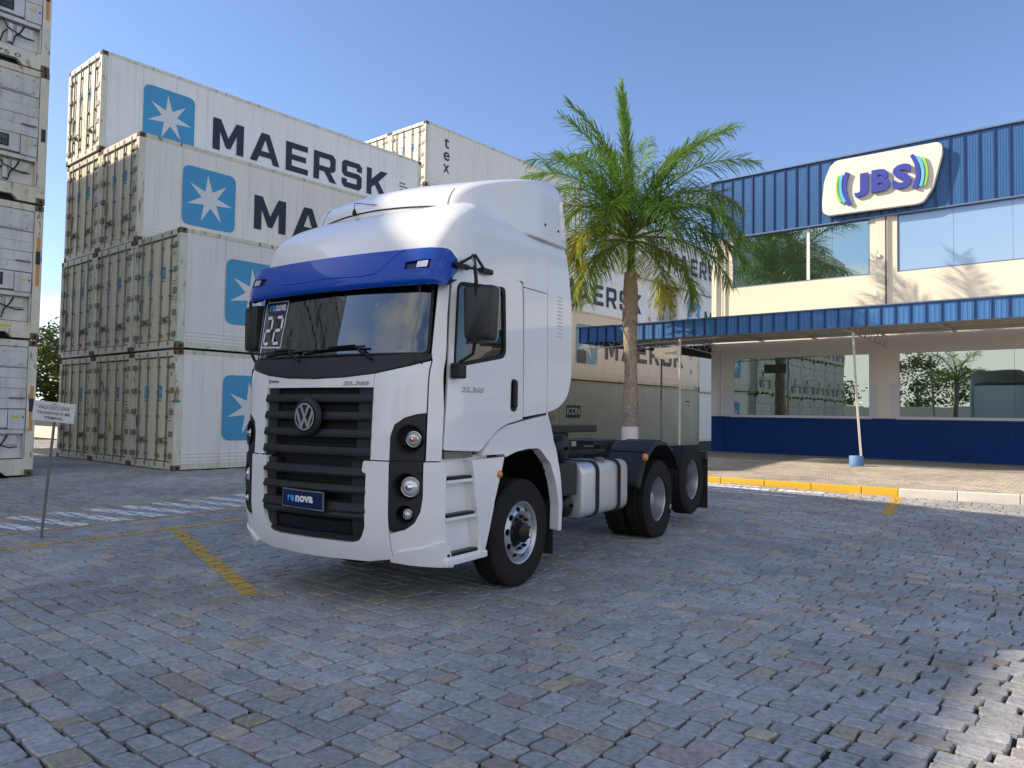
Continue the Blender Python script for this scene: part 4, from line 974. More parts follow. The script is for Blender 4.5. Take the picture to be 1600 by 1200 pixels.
# ------------------------------------------------------------------ tractor truck (x to its left side, y to the rear, z up)
TR = empty('tractor_truck', (-5.839, 5.584, -.205), .1383); tag(TR, 'white tractor truck with a blue visor, dark grille and no trailer, parked on the cobbles', 'truck')
FK = [(.30, -1.56), (.42, -1.60), (.55, -1.66), (.8, -1.70), (1.25, -1.70), (2.0, -1.67), (2.12, -1.62), (2.85, -1.49), (3.0, -1.45), (3.2, -1.38), (3.35, -1.28), (3.47, -1.14), (3.56, -.98), (3.6, -.85)]
WK = [(.30, 1.17), (.8, 1.2), (2.3, 1.2), (3.0, 1.19), (3.3, 1.185), (3.42, 1.165), (3.50, 1.11), (3.6, 1.0)]
RK = [(.30, .34), (2.2, .32), (2.9, .26), (3.15, .17), (3.6, .14)]
def interp(K, z):
    if z <= K[0][0]: return K[0][1]
    for (a, b), (c, d) in zip(K, K[1:]):
        if z <= c: return b+(d-b)*(z-a)/(c-a)
    return K[-1][1]
def ip(K, z): return sum(interp(K, z+d)*w for d, w in ((-.06, .15), (-.03, .2), (0, .3), (.03, .2), (.06, .15)))
CB = .10
def cornr(z):
    f, w, rc = ip(FK, z), ip(WK, z), ip(RK, z); xf = w-rc; th = math.atan(2*CB/xf); Rr = rc/(1-math.sin(th)); return f, w, xf, th, Rr, Rr*(math.pi/2-th)
def S0(s, z):
    f, w, xf, th, Rr, L = cornr(z); a = abs(s)
    if a <= xf: x, y = a, f+CB*(a/xf)**2
    elif a <= xf+L: ph = th+(a-xf)/Rr; x = xf+Rr*(math.sin(ph)-math.sin(th)); y = f+CB+Rr*(math.cos(th)-math.cos(ph))
    else: x, y = w, f+CB+Rr*math.cos(th)+(a-xf-L)
    return Vector((math.copysign(x, s), y, z))
def S(s, z, o=0):
    p = S0(s, z); e = 1e-3
    n = (S0(s+e, z)-S0(s-e, z)).cross(S0(s, z+e)-S0(s, z-e)).normalized()
    return p+n*o
def SL(y, z, o=0, sg_=1):   # left side (+x), by distance to the rear
    f, w, xf, th, Rr, L = cornr(z); yc = f+CB+Rr*math.cos(th); s = xf+L+(y-yc)
    return S(s*sg_, z, o)
def SRt(y, z, o=0): return SL(y, z, o, -1)
def SE(y, z):
    f, w, xf, th, Rr, L = cornr(z); return xf+L+y-(f+CB+Rr*math.cos(th))
def off(fn, d): return lambda a, b, o: fn(a, b, o+d)
W_ = 'truck_white'
# inner dark shell, so that the gaps read as seams
def shellgrid(name, z0, z1, nz_, y1, o, m, holes=None):
    mb = MB(); rows_ = []
    for i in range(nz_+1):
        z = z0+(z1-z0)*i/nz_; f, w, xf, th, Rr, L = cornr(z); yc = f+CB+Rr*math.cos(th); sm = xf+L+(y1-yc); n = 20
        ss = [xf*k/8 for k in range(8)]+[xf+L*k/6 for k in range(7)]+[xf+L+(sm-xf-L)*k/4 for k in range(1, 5)]
        ss = [-s for s in reversed(ss[1:])]+ss; rows_.append([S(s, z, o) for s in ss])
    n = len(rows_[0])
    for r in rows_: mb.v += [tuple(p) for p in r]
    for i in range(nz_):
        for j in range(n-1):
            c = (i*n+j, i*n+j+1, (i+1)*n+j+1, (i+1)*n+j)
            s_, z_ = j, z0+(z1-z0)*(i+.5)/nz_
            if holes and holes((mb.v[c[0]][0]+mb.v[c[1]][0])/2, (mb.v[c[0]][1]+mb.v[c[1]][1])/2, z_): continue
            mb.f.append(c)
    return mb.build(name, m, TR, smooth=True)
shellgrid('inner_body', 1.30, 2.12, 6, .42, -.10, 'seam_black')
shellgrid('cabin_lining', 2.12, 2.90, 6, .42, -.09, 'cabin_grey', holes=lambda x, y, z: (y < -1.18 and abs(x) < 1.06) or (-1.15 < y < -.45))
def spoly(pts, r=0): return rpoly(pts, r)
# grille surround: white upper front with openings for grille and the lamp pockets
lampo = lambda s: [(s*a, b) for a, b in [(.833, 1.275), (1.125, 1.275), (1.125, 1.658), (1.05, 1.648), (.95, 1.618), (.864, 1.558), (.833, 1.468)][::s]]
for s in (1, -1):
    fp = [(.655, 1.272), (.828, 1.272), (.828, 1.47), (.86, 1.565), (.95, 1.625), (1.05, 1.655), (1.127, 1.665), (1.127, 2.095), (.95, 2.045), (.655, 1.985)]
    mapped('front_panel', [[(s*a, b) for a, b in (fp if s > 0 else fp[::-1])]], [], S, W_, TR, step=.08, thick=.03)
    kp_ = [(1.139, 1.272), (SE(-1.352, 1.272), 1.272), (SE(-1.335, 1.7), 1.7), (SE(-1.315, 2.1), 2.1), (SE(-1.285, 2.5), 2.5), (SE(-1.252, 2.80), 2.80), (1.105, 2.80), (1.118, 2.15), (1.139, 2.10)]
    mapped('corner_panel', [[(s*a, b) for a, b in (kp_ if s > 0 else kp_[::-1])]], [], S, W_, TR, step=.08, thick=.03)
mapped('bonnet_panel', [rpoly([(-.65, 1.872), (.65, 1.872), (.65, 1.985), (.35, 1.955), (0, 1.945), (-.35, 1.955), (-.65, 1.985)], .0)], [], S, W_, TR, step=.06, thick=.03)
cowl = [(-1.12, 2.12)]+[(x, 1.957+.04*(abs(x)/.655)**2+(.05*max(0, abs(x)-.6)/.5)) for x in [-1.1+.1*i for i in range(23)]]+[(1.12, 2.12), (1.10, 2.165), (-1.10, 2.165)]
cowl = [(-1.12, 2.11), (-.95, 2.052), (-.655, 1.992), (-.35, 1.962), (0, 1.952), (.35, 1.962), (.655, 1.992), (.95, 2.052), (1.12, 2.11), (1.12, 2.155), (.6, 2.135), (0, 2.13), (-.6, 2.135), (-1.12, 2.155)]
mapped('cowl', [cowl], [], off(S, .012), 'plastic_dark', TR, step=.08, thick=.05)
# windshield with its rubber, wipers, sticker
wsp = rpoly([(-1.10, 2.15), (1.10, 2.15), (1.075, 2.80), (-1.075, 2.80)], .05)
mapped('windshield', [wsp], [], off(S, -.012), 'windshield_glass', TR, step=.10)
wi = rpoly([(-1.075, 2.165), (1.075, 2.165), (1.05, 2.735), (-1.05, 2.735)], .05)
mapped('windshield_seal', [wsp], [wi], off(S, -.004), 'rubber', TR, step=.10, thick=.01)
for a, b, c in ((-.92, -.30, .0), (-.28, .52, .0), (.0, .0, 1)):
    if c: continue
    wb_ = MB(); P0, P1 = S(a+.02, 2.19, .035), S(b, 2.205 if b < .3 else 2.215, .035)
    wb_.tube([S(b+.09, 2.10, .03), S(b-.02, 2.165, .06), P1.lerp(P0, .12)+Vector((0, -.02, .01)), P1.lerp(P0, .5)+Vector((0, -.01, .012))], [.012, .013, .011, .008], 6); wb_.tube([P0, P0.lerp(P1, .5), P1], .011, 5); wb_.build('wiper', 'plastic_black', TR)
st_ = mapped('price_sticker', [rpoly([(-.985, 2.265), (-.585, 2.245), (-.565, 2.70), (-.965, 2.715)], .01)], [rpoly([(-.970, 2.28), (-.600, 2.26), (-.585, 2.575), (-.957, 2.588)], .005)], off(S, -.008), 'star_white', TR, step=.1)
mapped('sticker_header', [[(-.957, 2.588), (-.585, 2.575), (-.578, 2.69), (-.953, 2.703)]], [], off(S, -.007), 'plate_navy', st_, step=.1)
def stk(a, b, o): return S(a+(b-2.26)*.045, b-.05*(a+.77)*1.0*.5, -.0065)
text('lettering', 're', (-.90, 2.612, -.80, 2.672), stk, 'print_cyan', st_, .03); text('lettering', 'nova', (-.79, 2.612, -.62, 2.672), stk, 'white_print', st_, .03)
def seg(x, z, w, h, segs):
    t = .030; g_ = .008; out = []
    H = lambda zz: [(x+g_, zz), (x+g_+t*.5, zz+t*.5), (x+w-g_-t*.5, zz+t*.5), (x+w-g_, zz), (x+w-g_-t*.5, zz-t*.5), (x+g_+t*.5, zz-t*.5)]
    V = lambda xx, za, zb: [(xx, za+g_), (xx-t*.5, za+g_+t*.5), (xx-t*.5, zb-g_-t*.5), (xx, zb-g_), (xx+t*.5, zb-g_-t*.5), (xx+t*.5, za+g_+t*.5)]
    m_ = {'a': H(z+h), 'g': H(z+h/2), 'd': H(z), 'f': V(x, z+h/2, z+h), 'b': V(x+w, z+h/2, z+h), 'e': V(x, z, z+h/2), 'c': V(x+w, z, z+h/2)}
    return [m_[k] for k in segs]
mapped('digits', seg(-.92, 2.30, .11, .25, 'abged')+seg(-.745, 2.30, .11, .25, 'abged'), [], stk, 'white_print', st_)
# cab interior
B('dashboard', 'plastic_dark', TR, (-1.05, 1.05, -1.48, -1.12, 1.75, 2.13), bevel=.04)
for x in (-.62, .62):
    B('seat', 'cabin_grey', TR, (x-.26, x+.26, -.55, -.38, 1.75, 2.62), (x-.28, x+.28, -.95, -.38, 1.55, 1.72), (x-.13, x+.13, -.54, -.42, 2.64, 2.80), bevel=.04)
MB().lathe([(.20, -.015), (.235, -.015), (.235, .015), (.20, .015)], 20, Matrix.Translation((.62, -1.05, 2.12)) @ Matrix.Rotation(R(-62), 4, 'X'), closed=True).build('steering_wheel', 'plastic_black', TR, smooth=True)
B('curtain', 'cabin_light', TR, (-1.04, -.78, -.35, -.30, 1.7, 2.85)); B('curtain', 'cabin_light', TR, (.78, 1.04, -.35, -.30, 1.7, 2.85)); B('sun_visor', 'cabin_grey', TR, (-.95, -.1, -1.40, -1.38, 2.66, 2.80)); B('sun_visor', 'cabin_grey', TR, (.1, .95, -1.40, -1.38, 2.66, 2.80)); B('cab_back', 'cabin_grey', TR, (-1.08, 1.08, .30, .36, 1.4, 3.3)); B('cabin_pillar', 'cabin_light', TR, (-.30, -.22, -.36, -.30, 1.7, 2.85))
B('cab_rear', W_, TR, (-1.15, 1.15, .40, .44, 1.42, 3.42)); B('cab_floor', 'seam_black', TR, (-1.05, 1.05, -1.35, .4, 1.36, 1.42)); B('headliner', 'cabin_grey', TR, (-1.05, 1.05, -1.36, .3, 2.93, 2.97))
# lamps
def pocket(name, s, z, r, depth, parent):
    c = S(s, z, .004); n = (S(s, z, 1)-S(s, z, 0)).normalized(); M = Matrix.Translation(c) @ n.to_track_quat('Z', 'Y').to_matrix().to_4x4()
    MB().lathe([(r, 0), (r*.97, -.004), (r*.80, -depth*.8), (0, -depth)], 28, M).build(name, 'plastic_black', parent, smooth=True)
def lamp(name, s, z, r, parent, dirn=(.05, -1, .02), sink=.05, m='lens', sgn=1):
    d = Vector((dirn[0]*sgn, dirn[1], dirn[2])).normalized(); c = S(s, z, -sink); M = Matrix.Translation(c) @ d.to_track_quat('Z', 'Y').to_matrix().to_4x4()
    h = MB().lathe([(r*1.12, -.05), (r*1.12, .0), (r*1.0, .012), (r*.97, .0)], 24, M); ho = h.build(name, 'chrome', parent, smooth=True)
    MB().lathe([(r*.98, .004), (r*.9, .018), (r*.6, .035), (r*.3, .043), (0, .046)], 24, M).build('lens', m, ho, smooth=True)
    MB().lathe([(r*.5, .02), (r*.35, .047), (0, .052)], 12, M).build('bulb_shield', 'chrome', ho, smooth=True)
def circ(cx, cy, rx, ry=None, n=24): ry = ry or rx; return [(cx+rx*math.cos(2*math.pi*i/n), cy+ry*math.sin(2*math.pi*i/n)) for i in range(n)]
for s in (1, -1):
    up_ = mapped('lamp_housing', [lampo(s)], [circ(s*1.0, 1.45, .118)], off(S, -.004), 'plastic_dark', TR, step=.05, thick=.03)
    pocket('lamp_bowl', s*1.0, 1.45, .118, .10, up_); lamp('headlamp', s*1.03, 1.45, .062, up_, (.35, -1, 0), .045, 'lens', s)
    MB().lathe([(.02, 0), (.015, .01), (0, .012)], 10, Matrix.Translation(S(s*1.045, 1.45, .008)) @ Vector((.4*s, -1, 0)).normalized().to_track_quat('Z', 'Y').to_matrix().to_4x4()).build('indicator_bulb', 'lens_orange', up_, smooth=True)
    bx = [(s*.835, .70), (s*.98, .735), (s*1.06, .79), (s*1.10, .88), (s*1.11, 1.0), (s*1.11, 1.262), (s*.835, 1.262)]
    if s < 0: bx = list(reversed(bx))
    lowp = rpoly(bx, .02)
    lo = mapped('lamp_housing', [lowp], [circ(s*.985, 1.06, .118), circ(s*.975, .84, .075)], off(S, .012), 'plastic_dark', TR, step=.05, thick=.04)
    pocket('lamp_bowl', s*.985, 1.06, .118, .10, lo); lamp('headlamp', s*1.015, 1.06, .078, lo, (.35, -1, 0), .035, 'lens', s)
    pocket('lamp_bowl', s*.975, .84, .075, .09, lo); lamp('fog_lamp', s*.995, .84, .040, lo, (.3, -1, 0), .03, 'lens', s)
# grille: dark backing, side cheeks and the bars
def GB(a, b, o): return S(a, b, o)
mapped('grille_backing', [[(-.66, .55), (.66, .55), (.66, 1.88), (-.66, 1.88)]], [], off(S, -.085), 'plastic_black', TR, step=.12)
mm_ = MB()   # mesh of the radiator screen
z = .60
while z < 1.86:
    mm_.add([S(a, z+dz, -.06) for dz in (0, .007) for a in (-.52, -.26, 0, .26, .52)], [(0, 1, 6, 5), (1, 2, 7, 6), (2, 3, 8, 7), (3, 4, 9, 8)]); z += .026
x = -.52
while x < .52: mm_.add([S(x, .6, -.0605), S(x+.006, .6, -.0605), S(x+.006, 1.88, -.0605), S(x, 1.88, -.0605)], [(0, 1, 2, 3)]); x += .026
mo = mm_.build('radiator_screen', 'plastic_dark', TR); mo['kind'] = 'stuff'
for s in (1, -1): mapped('grille_cheek', [[(s*.50, 1.27), (s*.65, 1.27), (s*.65, 1.87), (s*.50, 1.87)][::s]], [], off(S, -.022), 'plastic_dark', TR, step=.08, thick=.06)
def bar(name, z0, z1, o0, o1, x=.655, z2=None):
    o0, o1 = o0*.5, o1*.5
    """horizontal bar; front face leans from o0 at the bottom to o1 at the top"""
    mb = MB(); n = 14; P = [(z0, -.07), (z0, o0*.6), (z0+.018, o0), (z1-.022, o1), (z1, o1*.55), (z1, -.07)]
    for i in range(n+1):
        a = -x+2*x*i/n
        for (zz, o) in P: mb.v.append(tuple(S(a, zz, o)))
    k = len(P)
    for i in range(n):
        for j in range(k-1): mb.f.append((i*k+j, (i+1)*k+j, (i+1)*k+j+1, i*k+j+1))
    mb.f += [tuple(range(k)), tuple(range(n*k+k-1, n*k-1, -1))]
    return mb.build(name, 'plastic_dark', TR, auto=35)
for z0 in (1.745, 1.595, 1.447, 1.297): bar('grille_bar', z0, z0+.068, .030, .014)
# bumper: white, with the lower grille opening
bump = [(-.835, .47), (-.6, .43), (0, .42), (.6, .43), (.835, .47), (.835, 1.262), (.60, 1.262), (.585, 1.18), (.625, 1.15), (.615, .72), (.56, .60), (.45, .575), (-.45, .575), (-.56, .60), (-.615, .72), (-.625, 1.15), (-.585, 1.18), (-.60, 1.262), (-.835, 1.262)]
rads = [0]*5+[.01]*2+[.01]*2+[.03, .05, .04, .04, .05, .03]+[.01]*2+[.01]*2
mapped('bumper', [rpoly(bump, rads[:len(bump)])], [], off(S, .016), W_, TR, step=.07, thick=.06)
for s in (1, -1):
    bc_ = [(s*.842, .47), (s*1.30, .40), (s*1.315, 1.20), (s*1.28, 1.262), (s*1.118, 1.262), (s*1.118, .98), (s*1.10, .86), (s*1.05, .77), (s*.97, .715), (s*.842, .68)]
    if s < 0: bc_ = bc_[::-1]
    mapped('bumper_corner', [rpoly(bc_, .012)], [], off(S, .016), W_, TR, step=.07, thick=.06)
    lip = [(s*.80, .455), (s*1.315, .385), (s*1.315, .60), (s*1.25, .615), (s*1.1, .575), (s*.90, .545)]
    if s < 0: lip = lip[::-1]
    mapped('spoiler_lip', [rpoly(lip, .03)], [], off(S, .034), W_, TR, step=.06, thick=.03)
    mapped('step_strip', [[(s*.80, 1.225), (s*1.16, 1.225), (s*1.16, 1.27), (s*.80, 1.27)][::s]], [], off(S, .002), 'plastic_dark', TR, step=.06, thick=.03)
for z0, z1 in ((1.125, 1.200), (.985, 1.05), (.825, .905)): bar('grille_bar', z0, z1, .045, .02, .625)
bar('grille_bar', .775, .822, .030, .045, .615)
for s in (1, -1): mapped('grille_cheek', [[(s*.47, .59), (s*.60, .66), (s*.615, 1.25), (s*.47, 1.25)][::s]], [], off(S, -.015), 'plastic_dark', TR, step=.08, thick=.06)
mapped('lower_lip', [[(-.56, .585), (.56, .585), (.54, .63), (-.54, .63)]], [], off(S, .002), 'plastic_dark', TR, step=.08, thick=.06)
lb = mapped('lower_badge', [[(-.45, .64), (.45, .64), (.45, .735), (-.45, .735)]], [], off(S, -.03), 'plastic_black', TR, step=.1)
def fo(d): return lambda a, b, o: S(a, b, d+o)
for ch, a in (('J', -.14), ('B', -.01), ('S', .12)): text('lettering', ch, (a, .650, a+.06, .722), fo(-.026), 'seam_black', lb, .02, depth=.01)
mapped('badge_ring', [[(.36*math.cos(t)*.75-.0+.02, .687+.05*math.sin(t)) for t in [i*2*math.pi/24 for i in range(24)]]], [[(.34*math.cos(t)*.75+.02, .687+.043*math.sin(t)) for t in [i*2*math.pi/24 for i in range(24)]]], fo(-.028), 'plate_navy', lb)
np_ = MB(); 
pl = mapped('number_plate', [rpoly([(-.255, .845), (.225, .835), (.225, .975), (-.255, .985)], .01)], [], fo(.062), 'plate_navy', TR, step=.2, thick=.014)
mapped('plate_frame', [[(-.263, .837), (.233, .827), (.233, .983), (-.263, .993)]], [[(-.255, .845), (.225, .835), (.225, .975), (-.255, .985)]], fo(.060), 'rim_silver', pl, step=.2, thick=.012)
text('lettering', 're', (-.19, .887, -.105, .940), fo(.0635), 'print_cyan', pl, .03); text('lettering', 'nova', (-.09, .885, .12, .940), fo(.0635), 'white_print', pl, .04)
# emblem
em = S(-.01, 1.615, .055); nrm = Vector((0, -1, 0))
def EM(a, b, o): return tuple(em+Vector((a, -o, b)))
eo = MB().lathe([(0, -.03), (.165, -.03), (.165, -.01), (.145, .010), (.128, .012), (.122, .0), (0, -.004)], 36, Matrix.Translation(em) @ Matrix.Rotation(math.pi/2, 4, 'X')).build('emblem', 'plastic_dark', TR, auto=50)
eo.data.transform(Matrix.Identity(4))
mapped('emblem_ring', [circ(0, 0, .118, n=36)], [circ(0, 0, .104, n=36)], lambda a, b, o: EM(a, b, .020+o), 'chrome', eo, thick=.02)
vv = [(-.060, .092), (-.034, .100), (0, .018), (.034, .100), (.060, .092), (.012, -.006), (-.012, -.006)]
ww = [(-.102, .028), (-.086, .062), (-.040, -.052), (-.014, .006-.012), (.014, .006-.012), (.040, -.052), (.086, .062), (.102, .028), (.052, -.094), (.030, -.100), (0, -.036), (-.030, -.100), (-.052, -.094)]
mapped('emblem_letter', [vv], [], lambda a, b, o: EM(a, b, .018+o), 'chrome', eo, thick=.02, smooth=False); mapped('emblem_letter', [ww], [], lambda a, b, o: EM(a, b, .018+o), 'chrome', eo, thick=.02, smooth=False)
text('model_print', '25.360', (.34, 1.890, .61, 1.926), fo(.006), 'badge_metal', TR, .03, .3, depth=.004); text('model_print', 'V', (-.64, 1.905, -.60, 1.95), fo(.004), 'print_navy', TR, .02); text('model_print', 'TRONIC', (-.595, 1.918, -.47, 1.940), fo(.004), 'print_navy', TR, .03, .2)
# visor
def VZ(s, t, o=0):
    """t 0 at the lower edge, 1 at the upper edge"""
    z = 2.725+.32*t-.05*max(0, abs(s)-1.05)*t; a = abs(s); r0 = .17
    lean = .10*t**1.5+.02*max(0, .12-t)/.12
    def P(a_):
        if a_ <= 1.06: return Vector((a_, -1.595+.085*(a_/1.06)**2+lean, z))
        th = .158; L = (math.pi/2-th)*r0
        if a_ <= 1.06+L: ph = th+(a_-1.06)/r0; return Vector((1.06+r0*(math.sin(ph)-math.sin(th)), -1.51+lean+r0*(math.cos(th)-math.cos(ph)), z))
        return Vector((1.06+r0*(1-math.sin(th)), -1.51+lean+r0*math.cos(th)+(a_-1.06-L), z))
    p = P(a); q = P(a+.002); n_ = Vector((q.y-p.y, -(q.x-p.x), 0)).normalized(); p = p+n_*o
    return Vector((math.copysign(p.x, s) if s else 0, p.y, p.z))
vp = [(-1.30, .05), (1.30, .05), (1.40, .30), (1.385, .62), (1.25, .90), (1.1, 1.0), (-1.1, 1.0), (-1.25, .90), (-1.385, .62), (-1.40, .30)]
vp = rpoly([(-1.27, 0), (1.27, 0), (1.30, .15), (1.40, .45), (1.36, .75), (1.22, 1.0), (-1.22, 1.0), (-1.36, .75), (-1.40, .45), (-1.30, .15)], .06)
lampw = [[(s*.86, .42), (s*1.10, .42), (s*1.10, .68), (s*.86, .62)][::int(math.copysign(1, s))] for s in (1, -1)]
vis = mapped('visor', [vp], lampw, lambda a, b, o: VZ(a, b, o), 'truck_blue', TR, step=.10, thick=.02)
# underside and back of the visor
mb = MB(); n = 24
for i in range(n+1): s = -1.27+2.54*i/n; mb.v += [tuple(VZ(s, 0)), tuple(S(s, 2.80, .0))]
mb.f = [(2*i, 2*i+1, 2*i+3, 2*i+2) for i in range(n)]; mb.build('visor_underside', 'plastic_black', vis)
for s in (1, -1):
    mapped('lamp_recess', [[(s*.85, .40), (s*1.11, .40), (s*1.11, .70), (s*.85, .64)][::s]], [], lambda a, b, o: VZ(a, b, -.022), 'plate_navy', vis)
    mapped('marker_lamp', [[(s*.975, .46), (s*1.075, .46), (s*1.075, .64), (s*.975, .62)][::s]], [], lambda a, b, o: VZ(a, b, -.004), 'lens', vis, thick=.015)
    mb = MB().tube([VZ(s*q[0], q[1], -.003) for q in ((0, .36), (.25, .34), (.45, .33), (.56, .36), (.63, .48), (.70, .75), (.76, .90), (.82, .96))], .009, 6); mb.build('visor_crease', 'truck_blue', vis, smooth=True)
# roof cap and high deflector
mb = MB(); rows_ = []
zs = [2.94+(3.60-2.94)*i/22 for i in range(23)]
for z in zs:
    f, w, xf, th, Rr, L = cornr(z); yc = f+CB+Rr*math.cos(th); sm = xf+L+(.34-yc)
    ss = [xf*k/12 for k in range(12)]+[xf+L*k/10 for k in range(11)]+[xf+L+(sm-xf-L)*k/8 for k in range(1, 9)]; ss = [-q for q in reversed(ss[1:])]+ss
    rows_.append([S(q, z, -.002) for q in ss])
n = len(rows_[0])
for r in rows_: mb.v += [tuple(p) for p in r]
mb.f = [(i*n+j, i*n+j+1, (i+1)*n+j+1, (i+1)*n+j) for i in range(len(zs)-1) for j in range(n-1)]
k = len(mb.v); mb.v.append((0, -.2, 3.62)); mb.f += [((len(zs)-1)*n+j, (len(zs)-1)*n+j+1, k) for j in range(n-1)]
mb.build('roof', W_, TR, smooth=True)
# seam line between roof cap and deflector
DK = [(3.44, -1.00), (3.56, -.99), (3.66, -.96), (3.74, -.90), (3.84, -.74), (3.91, -.54), (4.03, -.10), (4.11, .28), (4.16, .56)]
def DS(s, z, o=0):
    f = ip(DK, z); w = .985 if z < 3.9 else .985-.16*((z-3.9)/.26)**2; rc = .20 if z < 3.8 else .20+.10*(z-3.8)/.36; c = .13; xf = w-rc; L = rc*math.pi/2; a = abs(s)
    if a <= xf: x, y = a, f+c*(a/xf)**2
    elif a <= xf+L: ph = (a-xf)/rc; x = xf+rc*math.sin(ph); y = f+c+rc*(1-math.cos(ph))
    else: x, y = w, f+c+rc+(a-xf-L)
    k = min(max((y+.75)/.95, 0), 1); x *= 1+(1.195/.985-1)*k*k*(3-2*k)*(1 if a > xf else a/xf)
    return Vector((math.copysign(x, s), y, z))
mb = MB(); rows_ = []; zs = [3.42+(4.16-3.42)*i/26 for i in range(27)]
for z in zs:
    f = ip(DK, z); w = .985 if z < 3.9 else .985-.16*((z-3.9)/.26)**2; rc = .20 if z < 3.8 else .20+.10*(z-3.8)/.36; xf = w-rc; L = rc*math.pi/2
    yb = .70-.16*(z-3.5)/.66 if z > 3.5 else .70
    sm = xf+L+max(.01, yb-(f+.13+rc)); ss = [xf*k/10 for k in range(10)]+[xf+L*k/8 for k in range(9)]+[xf+L+(sm-xf-L)*k/10 for k in range(1, 11)]; ss = [-q for q in reversed(ss[1:])]+ss
    rows_.append([DS(q, z) for q in ss])
n = len(rows_[0])
for r in rows_: mb.v += [tuple(p) for p in r]
mb.f = [(i*n+j, i*n+j+1, (i+1)*n+j+1, (i+1)*n+j) for i in range(len(zs)-1) for j in range(n-1)]
k = len(mb.v); mb.v.append((0, .5, 4.165)); mb.f += [((len(zs)-1)*n+j, (len(zs)-1)*n+j+1, k) for j in range(n-1)]
df = mb.build('roof_deflector', W_, TR, smooth=True)
so_ = df.modifiers.new('solid', 'SOLIDIFY'); so_.thickness = .012; so_.offset = -1
ln = MB(); ln.tube([S(.95*q/14, 3.575-.02*(abs(q)/14)**2, .004) if False else DS(q*.078, 3.585-.0003*q*q, .0)+Vector((0, -.004, 0)) for q in range(-14, 15)], .007, 5); ln.build('roof_seam', 'seam_black', TR)
for s in (1, -1):
    MB().tube([DS(s*.80, 3.57+.02*k)+Vector((s*.002, -.002, 0)) for k in range(10)], .005, 5).build('deflector_seam', 'cabin_light', df)
    for y, z in ((.25, 3.58), (.52, 3.57)): MB().cyl((s*1.17, y, z), (s*1.203, y, z), .014, n=8).build('screw', 'plastic_black', df)
an = MB(); an.lathe([(.022, 0), (.018, .03), (.004, .055)], 8, Matrix.Translation(DS(-.22, 3.59)+Vector((0, -.03, -.01)))); p0 = DS(-.22, 3.59)+Vector((0, -.03, .05)); an.tube([p0, p0+Vector((.0, .0, .05)), p0+Vector((.30, .05, .0))], .004, 5); an.build('antenna', 'plastic_black', TR)
